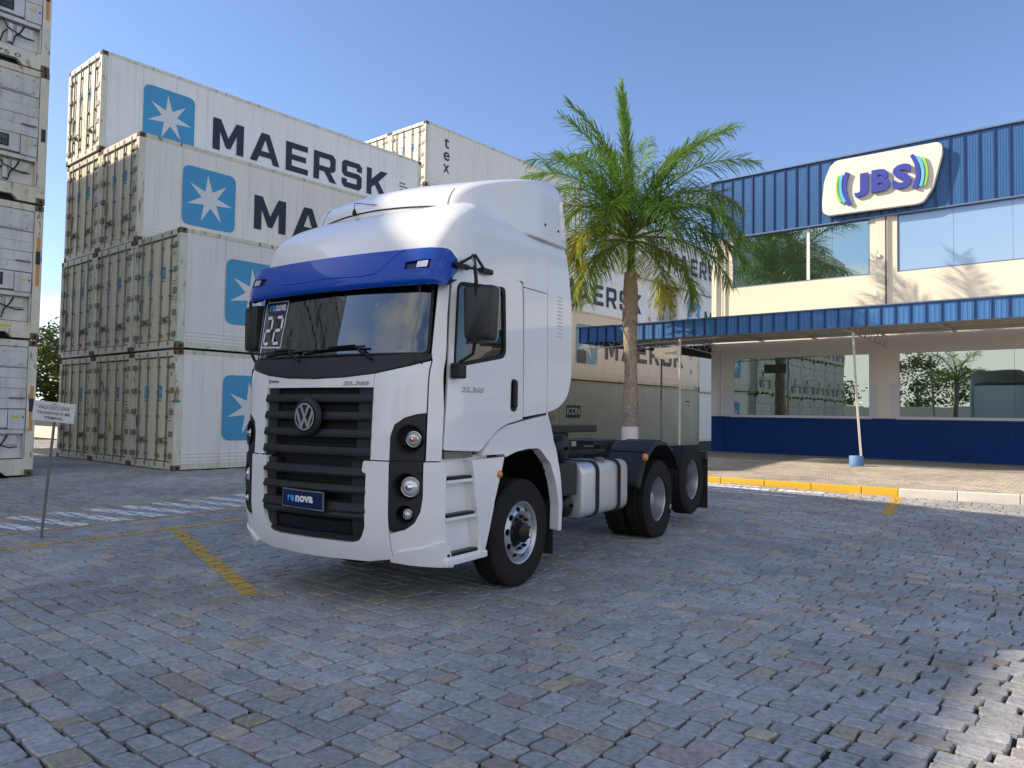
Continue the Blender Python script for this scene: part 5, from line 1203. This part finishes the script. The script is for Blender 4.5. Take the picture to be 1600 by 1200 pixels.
# doors, sides (both flanks)
for s, SF in ((1, SL), (-1, SRt)):
    fl = 1 if s > 0 else -1
    rev = (lambda P: P) if s > 0 else (lambda P: P)
    mp_ = lambda nm, o, h, d, m, par=TR, step=.09, thick=.03: mapped(nm, o, h, (lambda a, b, of, d=d: SF(a, b, d+of)), m, par, step=step, thick=thick, flip=(s < 0))
    door = rpoly([(-1.335, 1.36), (-.84, 1.335), (-.70, 1.44), (-.57, 1.52), (-.42, 1.575), (-.135, 1.62), (-.16, 2.93), (-.50, 2.955), (-1.19, 2.90), (-1.238, 2.80)], [.02, .05, .1, .1, .1, .02, .06, .1, .08, .05])
    win = rpoly([(-1.245, 2.045), (-.44, 2.185), (-.455, 2.84), (-1.185, 2.785)], [.03, .09, .06, .07])
    win = [(max(a, -1.235), b) for a, b in win]
    dr = mp_('door', [door], [win], .0, W_, step=.08)
    mp_('window_seal', [win], [rpoly([(-1.205, 2.085), (-.475, 2.215), (-.49, 2.80), (-1.16, 2.755)], [.03, .08, .06, .06])], -.003, 'rubber', dr, thick=.03)
    mp_('side_window', [rpoly([(-1.215, 2.07), (-.465, 2.20), (-.48, 2.815), (-1.17, 2.765)], [.03, .08, .06, .06])], [], -.018, 'side_glass', dr, thick=0)
    mp_('pillar_panel', [[(-1.29, 1.36), (-1.33, 1.36)][:0] or rpoly([(-1.30, 2.78), (-1.215, 2.83), (-1.18, 2.925), (-.50, 2.975), (-.15, 2.945), (-.15, 3.06), (-1.30, 3.06)], .01)], [], -.001, W_, step=.08)
    side = rpoly([(-.122, 1.64), (.32, 1.685), (.32, 2.885), (-.14, 2.885), (-.125, 2.8)], .015)
    mp_('side_panel', [side], [], .0, W_); mp_('side_panel', [[(-.14, 2.895), (.32, 2.895), (.32, 3.06), (-.14, 3.06)]], [], -.0005, W_)
    ext = rpoly([(.328, 1.69), (.54, 1.73), (.74, 1.84), (.83, 2.03), (.84, 2.80), (.72, 3.44), (.328, 3.43)], [.01, .1, .1, .1, .2, .02, .01])
    lou = [[(.51-.02*0+.006*k, 2.46+.036*k), (.64+.0*k, 2.46+.036*k), (.64, 2.475+.036*k), (.51+.006*k*0+.0, 2.475+.036*k)] for k in range(0)]
    lou = [[(.50+.003*k, 2.46+.038*k), (.63+.0*k, 2.46+.038*k), (.63, 2.478+.038*k), (.50+.003*k, 2.478+.038*k)] for k in range(12)]
    ex = mp_('side_extender', [ext], lou, .004, W_); 
    mb = MB()
    for k in range(12): z = 2.46+.038*k; mb.add([SF(.49, z+.022, .004), SF(.64, z+.022, .004), SF(.64, z-.004, -.012), SF(.49, z-.004, -.012)], [(0, 1, 2, 3)])
    mb.build('louvre', W_, ex)
    fen = rpoly([(-.83, 1.30), (-.47, 1.30), (-.45, 1.27), (-.26, 1.315), (-.06, 1.335), (.13, 1.335), (.27, 1.29), (.45, 1.42), (.39, 1.56), (.33, 1.665), (-.13, 1.605), (-.42, 1.56), (-.57, 1.505), (-.69, 1.43), (-.80, 1.335)], .015)
    mp_('fender', [fen], [], .012, W_, thick=.10, step=.07)
    mp_('fender_strip', [rpoly([(.21, 1.30), (.42, 1.44), (.50, 1.32), (.60, 1.04), (.655, .73), (.665, .47), (.60, .47), (.575, .74), (.50, .98), (.39, 1.17)], .02)], [], .016, W_, thick=.10, step=.07)
    hd_ = MB(); hd_.box(-.022, .022, -.035, .035, -.13, .13)
    hp = SF(-.30, 1.855, .010); ho = hd_.build('handle', 'plastic_black', dr, bevel=.02); ho.location = hp
    mp_('handle_recess', [rpoly([(-.36, 1.69), (-.25, 1.69), (-.24, 1.99), (-.35, 2.0)], .05)], [], .003, 'plastic_black', dr, thick=.004)
    if s > 0: text('model_print', '25.360', (-1.14, 1.845, -.80, 1.895), lambda a, b, o: SF(a, b, .004+o), 'badge_metal', dr, .03, .3, depth=.003)
    MB().tube([SF(-.86+.1*k, 1.78+.16*(1-(1-k/9)**2.2), .002) for k in range(6)], .004, 5).build('press_line', W_, dr)
    # steps: a white well with three treads
    x1 = s*1.17; x0 = s*1.09
    sw = B('step_well', W_, TR, (min(x0, x0+s*.03), max(x0, x0+s*.03), -1.30, -.62, .42, 1.30))
    wl_ = MB(); wl_.add([(s*1.09, -.86, .44), (s*1.21, -.80, .44), (s*1.21, -.84, .80), (s*1.21, -.93, 1.25), (s*1.09, -1.0, 1.29), (s*1.09, -.95, .9)], [(0, 1, 2, 3, 4, 5)])
    wl_.build('step_wall', W_, TR)
    mp_('side_skirt', [rpoly([(-.98, 1.265), (-.47, 1.275), (-.50, 1.18), (-.62, .88), (-.69, .60), (-.735, .435), (-.84, .44), (-.86, .70), (-.92, .95), (-.955, 1.18)], .015)], [], .014, W_, thick=.12, step=.06)
    for zt, ya, yb in ((1.11, -1.30, -.93), (.80, -1.30, -.88), (.475, -1.28, -.80)):
        B('step', W_, TR, (min(s*.94, s*1.20), max(s*.94, s*1.20), ya, yb, zt-.032, zt), bevel=.010); B('step_tread', 'plastic_black', TR, (min(s*.97, s*1.195), max(s*.97, s*1.195), ya+.01, yb-.02, zt+.001, zt+.026), bevel=.006)
    if s > 0: B('lower_beam', W_, TR, (1.08, 1.205, -1.30, -.70, .40, .46), bevel=.012)
    MB().lathe([(.035, 0), (.034, .015), (.02, .026), (0, .028)], 16, Matrix.Translation(SF(-.55, 1.12, .012)) @ Matrix.Rotation(s*math.pi/2, 4, 'Y')).build('side_marker', 'lens_orange', TR, smooth=True)
    B('door_sill', 'hinge_metal', TR, (min(s*.9, s*1.16), max(s*.9, s*1.16), -1.30, -.90, 1.285, 1.345))
    # mirror
    mi = MB(); P = rpoly([(-.125, -.235), (.125, -.235), (.14, .235), (-.14, .235)], .05)
    cx, cy, cz = s*1.40, -1.14, 2.50
    yawm = Matrix.Translation((cx, cy, cz)) @ Matrix.Rotation(s*R(12), 4, 'Z')
    n = len(P); lay = [(-.10, .72), (-.085, .93), (-.04, 1.0), (.05, 1.0)]
    for (dy, k) in lay: mi.v += [tuple(yawm @ Vector((a*k, dy, b*(k*.5+.5)))) for a, b in P]
    for q in range(3): mi.f += [(q*n+i, q*n+(i+1) % n, (q+1)*n+(i+1) % n, (q+1)*n+i) for i in range(n)]
    mi.f += [tuple(range(n-1, -1, -1)), tuple(range(3*n, 4*n))]
    mo_ = mi.build('mirror', 'mirror_black', TR, auto=50)
    gl = MB(); gl.add([yawm @ Vector((a*.93, .052, b*.93)) for a, b in P], [tuple(range(n))]); gl.build('mirror_glass', 'chrome', mo_)
    rim_ = MB(); rim_.tube([yawm @ Vector((a*1.0, .045, b*1.0)) for a, b in P+P[:1]], .008, 5); rim_.build('mirror_rim', 'cabin_light', mo_)
    ar = MB(); ar.tube([(cx+s*.0, cy-.085, cz+.10), (cx+s*.01, cy-.10, cz+.26), (cx-s*.03, cy-.07, cz+.42), (s*1.30, cy-.0, 3.00), (s*1.24, cy+.10, 2.975)], .016, 6); ar.tube([(s*1.32, cy-.01, 2.995), (s*1.23, -1.28, 2.90)], .013, 6); ar.tube([(s*1.33, cy-.01, 3.0), (s*1.23, -.86, 2.93)], .013, 6)
    ar.tube([(cx, cy-.085, cz-.10), (cx, cy-.09, cz-.24), (cx-s*.04, cy-.06, cz-.34), (s*1.25, -1.24, 2.09)], .015, 6)
    ar.build('mirror_arm', 'plastic_black', mo_)
    for q_ in ((s*1.29, -1.30, -1.18, 1.955, 2.085), (s*1.25, -1.30, -1.10, 2.885, 2.93), (s*1.25, -.92, -.74, 2.90, 2.95)): B('mirror_foot', 'plastic_black', mo_, (min(s*1.2, q_[0]), max(s*1.2, q_[0]), *q_[1:]), bevel=.015)
shellgrid('cab_side_lining', 1.40, 2.0, 3, .40, -.05, 'seam_black')
# wheel arches
for s in (1, -1):
    mb = MB(); n = 16
    for k in range(n+1):
        t = math.pi*k/n; yy, zz = -.66*math.cos(t)*1.0, .52+.76*math.sin(t)
        mb.v += [(s*.60, yy, zz), (s*1.13, yy, zz)]
    mb.f = [(2*k, 2*k+2, 2*k+3, 2*k+1) for k in range(n)]; mb.build('arch_liner', 'plastic_black', TR, smooth=True)
    B('mud_flap', 'rubber', TR, (min(s*.72, s*1.12), max(s*.72, s*1.12), .62, .632, .22, .9))
# wheels
def tyre_profile(Rr, w, r0, grooves):
    h = w/2; P = [(r0, -h*.80), (r0+.01, -h*.93), ((Rr+r0)/2, -h), (Rr-.05, -h*.97), (Rr-.02, -h*.90)]
    n = grooves; a = -h*.82; b = h*.82; wd_ = (b-a)/(n+1); 
    for k in range(n+1):
        x0 = a+wd_*k; P += [(Rr-.003, x0+.006), (Rr, x0+wd_*.3), (Rr, x0+wd_*.7), (Rr-.003, x0+wd_-.008)]
        if k < n: P += [(Rr-.014, x0+wd_-.005), (Rr-.014, x0+wd_+.005)]
    P += [(Rr-.02, h*.90), (Rr-.05, h*.97), ((Rr+r0)/2, h), (r0+.01, h*.93), (r0, h*.80)]
    return P
def wheel(y, z, side, kind, steer=0):
    w = empty('wheel', (0, 0, 0)); w.parent = TR; Rr = .52; wt = .28
    X = 1.13-wt/2
    M = Matrix.Translation((side*X, y, z)) @ Matrix.Rotation(side*math.pi/2, 4, 'Y') @ Matrix.Rotation(.2, 4, 'Z')
    for k, dx in enumerate((0,) if kind != 'dual' else (0, -.33)):
        Mk = M @ Matrix.Translation((0, 0, dx))
        mb = MB().lathe(tyre_profile(Rr, wt, .295, 4 if kind != 'dual' else 2), 64, Mk)
        if kind == 'dual':   # drive lugs
            for i in range(40):
                t = 2*math.pi*i/40
                for a, b in ((-.125, -.05), (-.035, .035), (.05, .125)):
                    tt = t+(.08 if a == -.035 else 0); Ml = Mk @ Matrix.Rotation(tt, 4, 'Z'); mb.box(Rr-.012, Rr+.010, -.028, .028, a, b, Ml)
        mb.build('tyre', 'tyre', w, auto=35)
        for rr in (.40, .455): MB().lathe([(rr-.003, .139), (rr, .1425), (rr+.003, .139)], 48, Mk).build('sidewall_ring', 'tyre', w, smooth=True)
    if kind == 'front':
        P = [(.275, -.10), (.288, .10), (.305, .118), (.312, .122), (.300, .126), (.284, .112), (.268, .085)]
        ri = MB().lathe(P, 48, M).build('rim', 'rim_silver', w, smooth=True)
        def cone(a, b, o):
            r = math.hypot(a, b); d = .075+.055*max(0, min(1, (r-.12)/.08)) if r < .2 else .13-.055*((r-.2)/.072)**2
            return tuple(M @ Vector((a, b, d+o)))
        holes = [[(.228*math.cos(t)+.022*math.cos(q)*math.cos(t)-.034*math.sin(q)*math.sin(t), .228*math.sin(t)+.022*math.cos(q)*math.sin(t)+.034*math.sin(q)*math.cos(t)) for q in [j*math.pi/6 for j in range(12)]] for t in [i*2*math.pi/10 for i in range(10)]]
        mapped('wheel_disc', [circ(0, 0, .272, n=60)], [circ(0, 0, .085, n=24)]+holes, cone, 'rim_silver', ri, step=.03, thick=.012)
        MB().lathe([(.27, .02), (0, .02)], 24, M).build('brake_drum', 'chassis_black', ri)
        hb = MB().lathe([(.13, .06), (.13, .085), (.10, .10), (.095, .165), (.06, .185), (0, .188)], 28, M)
        for i in range(10):
            t = 2*math.pi*(i+.5)/10; Mn = M @ Matrix.Translation((.152*math.cos(t), .152*math.sin(t), .105)); hb.lathe([(.019, 0), (.018, .018), (.014, .022), (.013, .036), (0, .038)], 6, Mn)
        hb.build('hub', 'plastic_black', w, auto=35)
    else:
        P = [(.300, .126), (.312, .120), (.306, .112), (.286, .098), (.272, .03), (.262, -.06), (.250, -.115), (.20, -.125), (.13, -.13), (.13, -.09), (0, -.09)]
        ri = MB().lathe(P, 48, M).build('rim', 'rim_silver', w, auto=40)
        for i in range(8):
            t = 2*math.pi*i/8; Mn = M @ Matrix.Translation((.195*math.cos(t), .195*math.sin(t), -.122)); MB().lathe([(.030, .001), (0, .001)], 12, Mn).build('hand_hole', 'dark_hollow', ri)
        hb = MB().lathe([(.13, -.09), (.125, -.01), (.08, .03), (0, .035)], 24, M)
        for i in range(10): t = 2*math.pi*i/10; hb.lathe([(.016, 0), (.016, .03), (0, .032)], 6, M @ Matrix.Translation((.145*math.cos(t), .145*math.sin(t), -.115)))
        hb.build('hub', 'rim_silver' if kind == 'dual' else 'chassis_black', w, auto=35)
        if kind == 'dual' and side > 0:
            a = 4.9
            B('chalk_mark', 'sandstone', w, (-.035, .035, -.02, .02, 0, .002)).matrix_local = M @ Matrix.Rotation(1.05, 4, 'Z') @ Matrix.Translation((.43, 0, .1405)) @ Matrix.Rotation(1.3, 4, 'Z')
    return w
for s in (1, -1): wheel(0, .52, s, 'front'); wheel(3.58, .535, s, 'dual'); wheel(4.97, .52+.188, s, 'single')
# chassis
for s in (1, -1): B('chassis_rail', 'chassis_black', TR, (min(s*.38, s*.46), max(s*.38, s*.46), -1.2, 5.45, .82, 1.10), bevel=.01)
cm = MB()
for y in (.75, 1.7, 2.9, 4.3, 5.3): cm.box(-.38, .38, y, y+.09, .86, 1.06)
cm.build('cross_member', 'chassis_black', TR)
for y, z in ((0, .52), (3.58, .535), (4.97, .708)): MB().cyl((-.85, y, z), (.85, y, z), .085 if y else .06, n=12).build('axle', 'chassis_black', TR, auto=40)
MB().lathe([(0, -.2), (.14, -.19), (.2, -.08), (.2, .08), (.14, .19), (0, .2)], 18, Matrix.Translation((0, 3.58, .535)) @ Matrix.Rotation(math.pi/2, 4, 'X')).build('differential', 'chassis_black', TR, smooth=True)
B('engine', 'chassis_black', TR, (-.36, .36, -1.1, .7, .62, 1.30), bevel=.06); B('radiator', 'chassis_black', TR, (-.5, .5, -1.42, -1.34, .62, 1.6))
B('cab_mount', 'chassis_black', TR, (-.55, .55, .40, .75, 1.06, 1.40), bevel=.03)
B('catwalk', 'plastic_black', TR, (-.62, .80, .78, 2.30, 1.46, 1.545), bevel=.012); B('reflector', 'lens', TR, (.70, .802, 2.295, 2.302, 1.475, 1.525)); B('catwalk_frame', 'chassis_black', TR, (.34, .44, .9, 2.2, 1.10, 1.46), (-.44, -.34, .9, 2.2, 1.10, 1.46))
B('valve_block', 'rim_silver', TR, (.50, .60, 1.55, 1.75, 1.30, 1.38), (.48, .60, 2.0, 2.12, 1.28, 1.34))
fw = MB(); P = rpoly([(-.45, 2.95), (.45, 2.95), (.45, 3.75), (.2, 4.05), (.07, 4.05), (.04, 3.5), (-.04, 3.5), (-.07, 4.05), (-.2, 4.05), (-.45, 3.75)], .05)
fw.prism(P, lambda a, b: (a, b, 1.32), lambda a, b: (a, b, 1.26)); fw.build('fifth_wheel', 'chassis_black', TR); B('fifth_wheel_stand', 'chassis_black', TR, (-.46, -.36, 3.1, 3.7, 1.08, 1.26), (.36, .46, 3.1, 3.7, 1.08, 1.26))
def capsule(p0, p1, r, name, m='plastic_black'):
    p0, p1 = Vector(p0), Vector(p1); d = p1-p0; L = d.length; M = Matrix.Translation(p0) @ d.to_track_quat('Z', 'Y').to_matrix().to_4x4()
    pr = [(0, -.05), (r*.4, -.047), (r*.75, -.035), (r*.95, -.012), (r, .01), (r, L-.01), (r*.95, L+.012), (r*.75, L+.035), (r*.4, L+.047), (0, L+.05)]
    o = MB().lathe(pr, 24, M).build(name, m, TR, smooth=True)
    MB().lathe([(.02, -.07), (.02, -.04)], 8, M).build('drain_plug', 'plastic_black', o)
    for q in (.12, L-.14): MB().lathe([(r+.004, q), (r+.004, q+.04)], 24, M).build('strap', 'rubber', o)
capsule((1.02, .98, 1.30), (.45, .98, 1.30), .155, 'air_tank'); capsule((.98, 1.18, .66), (.52, 1.18, .66), .13, 'air_tank')
capsule((.86, .86, .62), (.55, .86, .62), .10, 'air_tank')
B('battery_box', 'chassis_black', TR, (.55, 1.06, .80, 1.28, .78, 1.14), bevel=.02)
MB().lathe([(.17, 0), (.17, .03), (.11, .05), (.10, .02), (0, .02)], 24, Matrix.Translation((1.02, .80, .86)) @ Matrix.Rotation(math.pi/2, 4, 'Y')).build('air_filter', 'chassis_black', TR, auto=40)
hz_ = MB()
for k in range(4): hz_.tube([(.3+.1*k, .55, 1.35), (.35+.1*k, .8, 1.55-.05*k), (.25+.08*k, 1.2, 1.62-.06*k), (.2+.1*k, 1.9, 1.50)], .014, 6)
hz_.tube([(.95, .9, .8), (1.0, 1.0, .72), (.9, 1.1, .9), (.6, 1.3, 1.0)], .014, 6); hz_.tube([(.7, 1.1, 1.2), (.75, 1.9, 1.22), (.7, 2.7, 1.20)], .03, 8)
hz_.build('air_line', 'rubber', TR)
# fuel tank
tp = rpoly([(.42, .50), (1.10, .50), (1.10, 1.12), (.42, 1.12)], .12, 6)
ft = MB(); n = len(tp); 
for y, k in ((1.34, .90), (1.355, .97), (1.385, 1.0), (2.55, 1.0), (2.58, .97), (2.595, .90)): ft.v += [((a-.76)*k+.76, y, (b-.81)*k+.81) for a, b in tp]
for q in range(5): ft.f += [(q*n+i, q*n+(i+1) % n, (q+1)*n+(i+1) % n, (q+1)*n+i) for i in range(n)]
ft.f += [tuple(range(n-1, -1, -1)), tuple(range(5*n, 6*n))]
tank = ft.build('fuel_tank', 'tank_alu', TR, auto=45)
for y in (1.66, 2.26):
    sb_ = MB(); P = [((a-.76)*1.02+.76, (b-.81)*1.02+.81) for a, b in tp]
    for yy in (y, y+.065): sb_.v += [(a, yy, b) for a, b in P]
    sb_.f = [(i, (i+1) % n, n+(i+1) % n, n+i) for i in range(n)]; o = sb_.build('tank_strap', 'rubber', tank); m_ = o.modifiers.new('s', 'SOLIDIFY'); m_.thickness = .012
MB().lathe([(.06, 0), (.06, .05), (.045, .065), (0, .065)], 16, Matrix.Translation((1.0, 1.95, 1.10))).build('tank_cap', 'hinge_metal', tank, auto=40)
# rear mudguards over the drive wheels, closing arch and flap behind
for s in (1, -1):
    mb = MB(); n = 28; Rg = .66
    for k in range(n+1):
        t = math.pi*(.06+.80*k/n) if True else 0; rr = Rg+(.012 if (k//2) % 3 == 0 else 0)
        yy, zz = 3.58-rr*math.cos(t)*1.12, .60+rr*math.sin(t)*1.07
        for x, d in ((.56, 0), (.62, .012), (1.06, .012), (1.13, .0), (1.15, -.035)): mb.v.append((s*x, yy+math.cos(t)*(-d)*-0, zz+d))
    for k in range(n):
        for j in range(4): q = k*5+j; mb.f.append((q, q+5, q+6, q+1))
    o = mb.build('mudguard', 'plastic_dark', TR, auto=35); q_ = o.modifiers.new('s', 'SOLIDIFY'); q_.thickness = .012
    rb_ = MB()
    for t in (.30, .42, .54, .66):
        t *= math.pi; rb_.tube([(s*x, 3.58-.672*math.cos(t)*1.12, .612+.672*math.sin(t)*1.07) for x in (.60, .85, 1.10)], .014, 6)
    rb_.build('mudguard_rib', 'plastic_dark', o)
    MB().lathe([(.05, 0), (.05, .03), (.035, .05), (0, .052)], 16, Matrix.Translation((s*1.145, 2.98, 1.13)) @ Matrix.Rotation(s*math.pi/2, 4, 'Y')).build('side_marker', 'lens_orange', o, smooth=True)
    B('mud_flap', 'rubber', TR, (min(s*.62, s*1.14), max(s*.62, s*1.14), 5.60, 5.612, .22, 1.12)); B('tail_bracket', 'chassis_black', TR, (min(s*.44, s*1.14), max(s*.44, s*1.14), 5.5, 5.6, 1.0, 1.12))
    B('tail_lamp', 'lens_orange', TR, (min(s*.70, s*1.0), max(s*.70, s*1.0), 5.612, 5.66, .88, .99), bevel=.01)
B('rear_beam', 'chassis_black', TR, (-.5, .5, 5.35, 5.45, .82, 1.1))

# pieces too small to pick apart stay joined
for o in bpy.data.objects:
    if o.parent and o.name.split('.')[0] in ('rod_bracket', 'bolt', 'keypad', 'pipe', 'casting_hole', 'info_print', 'digits', 'air_line', 'cross_member', 'valve_block', 'louvre', 'kick_rib'): o['kind'] = 'stuff'
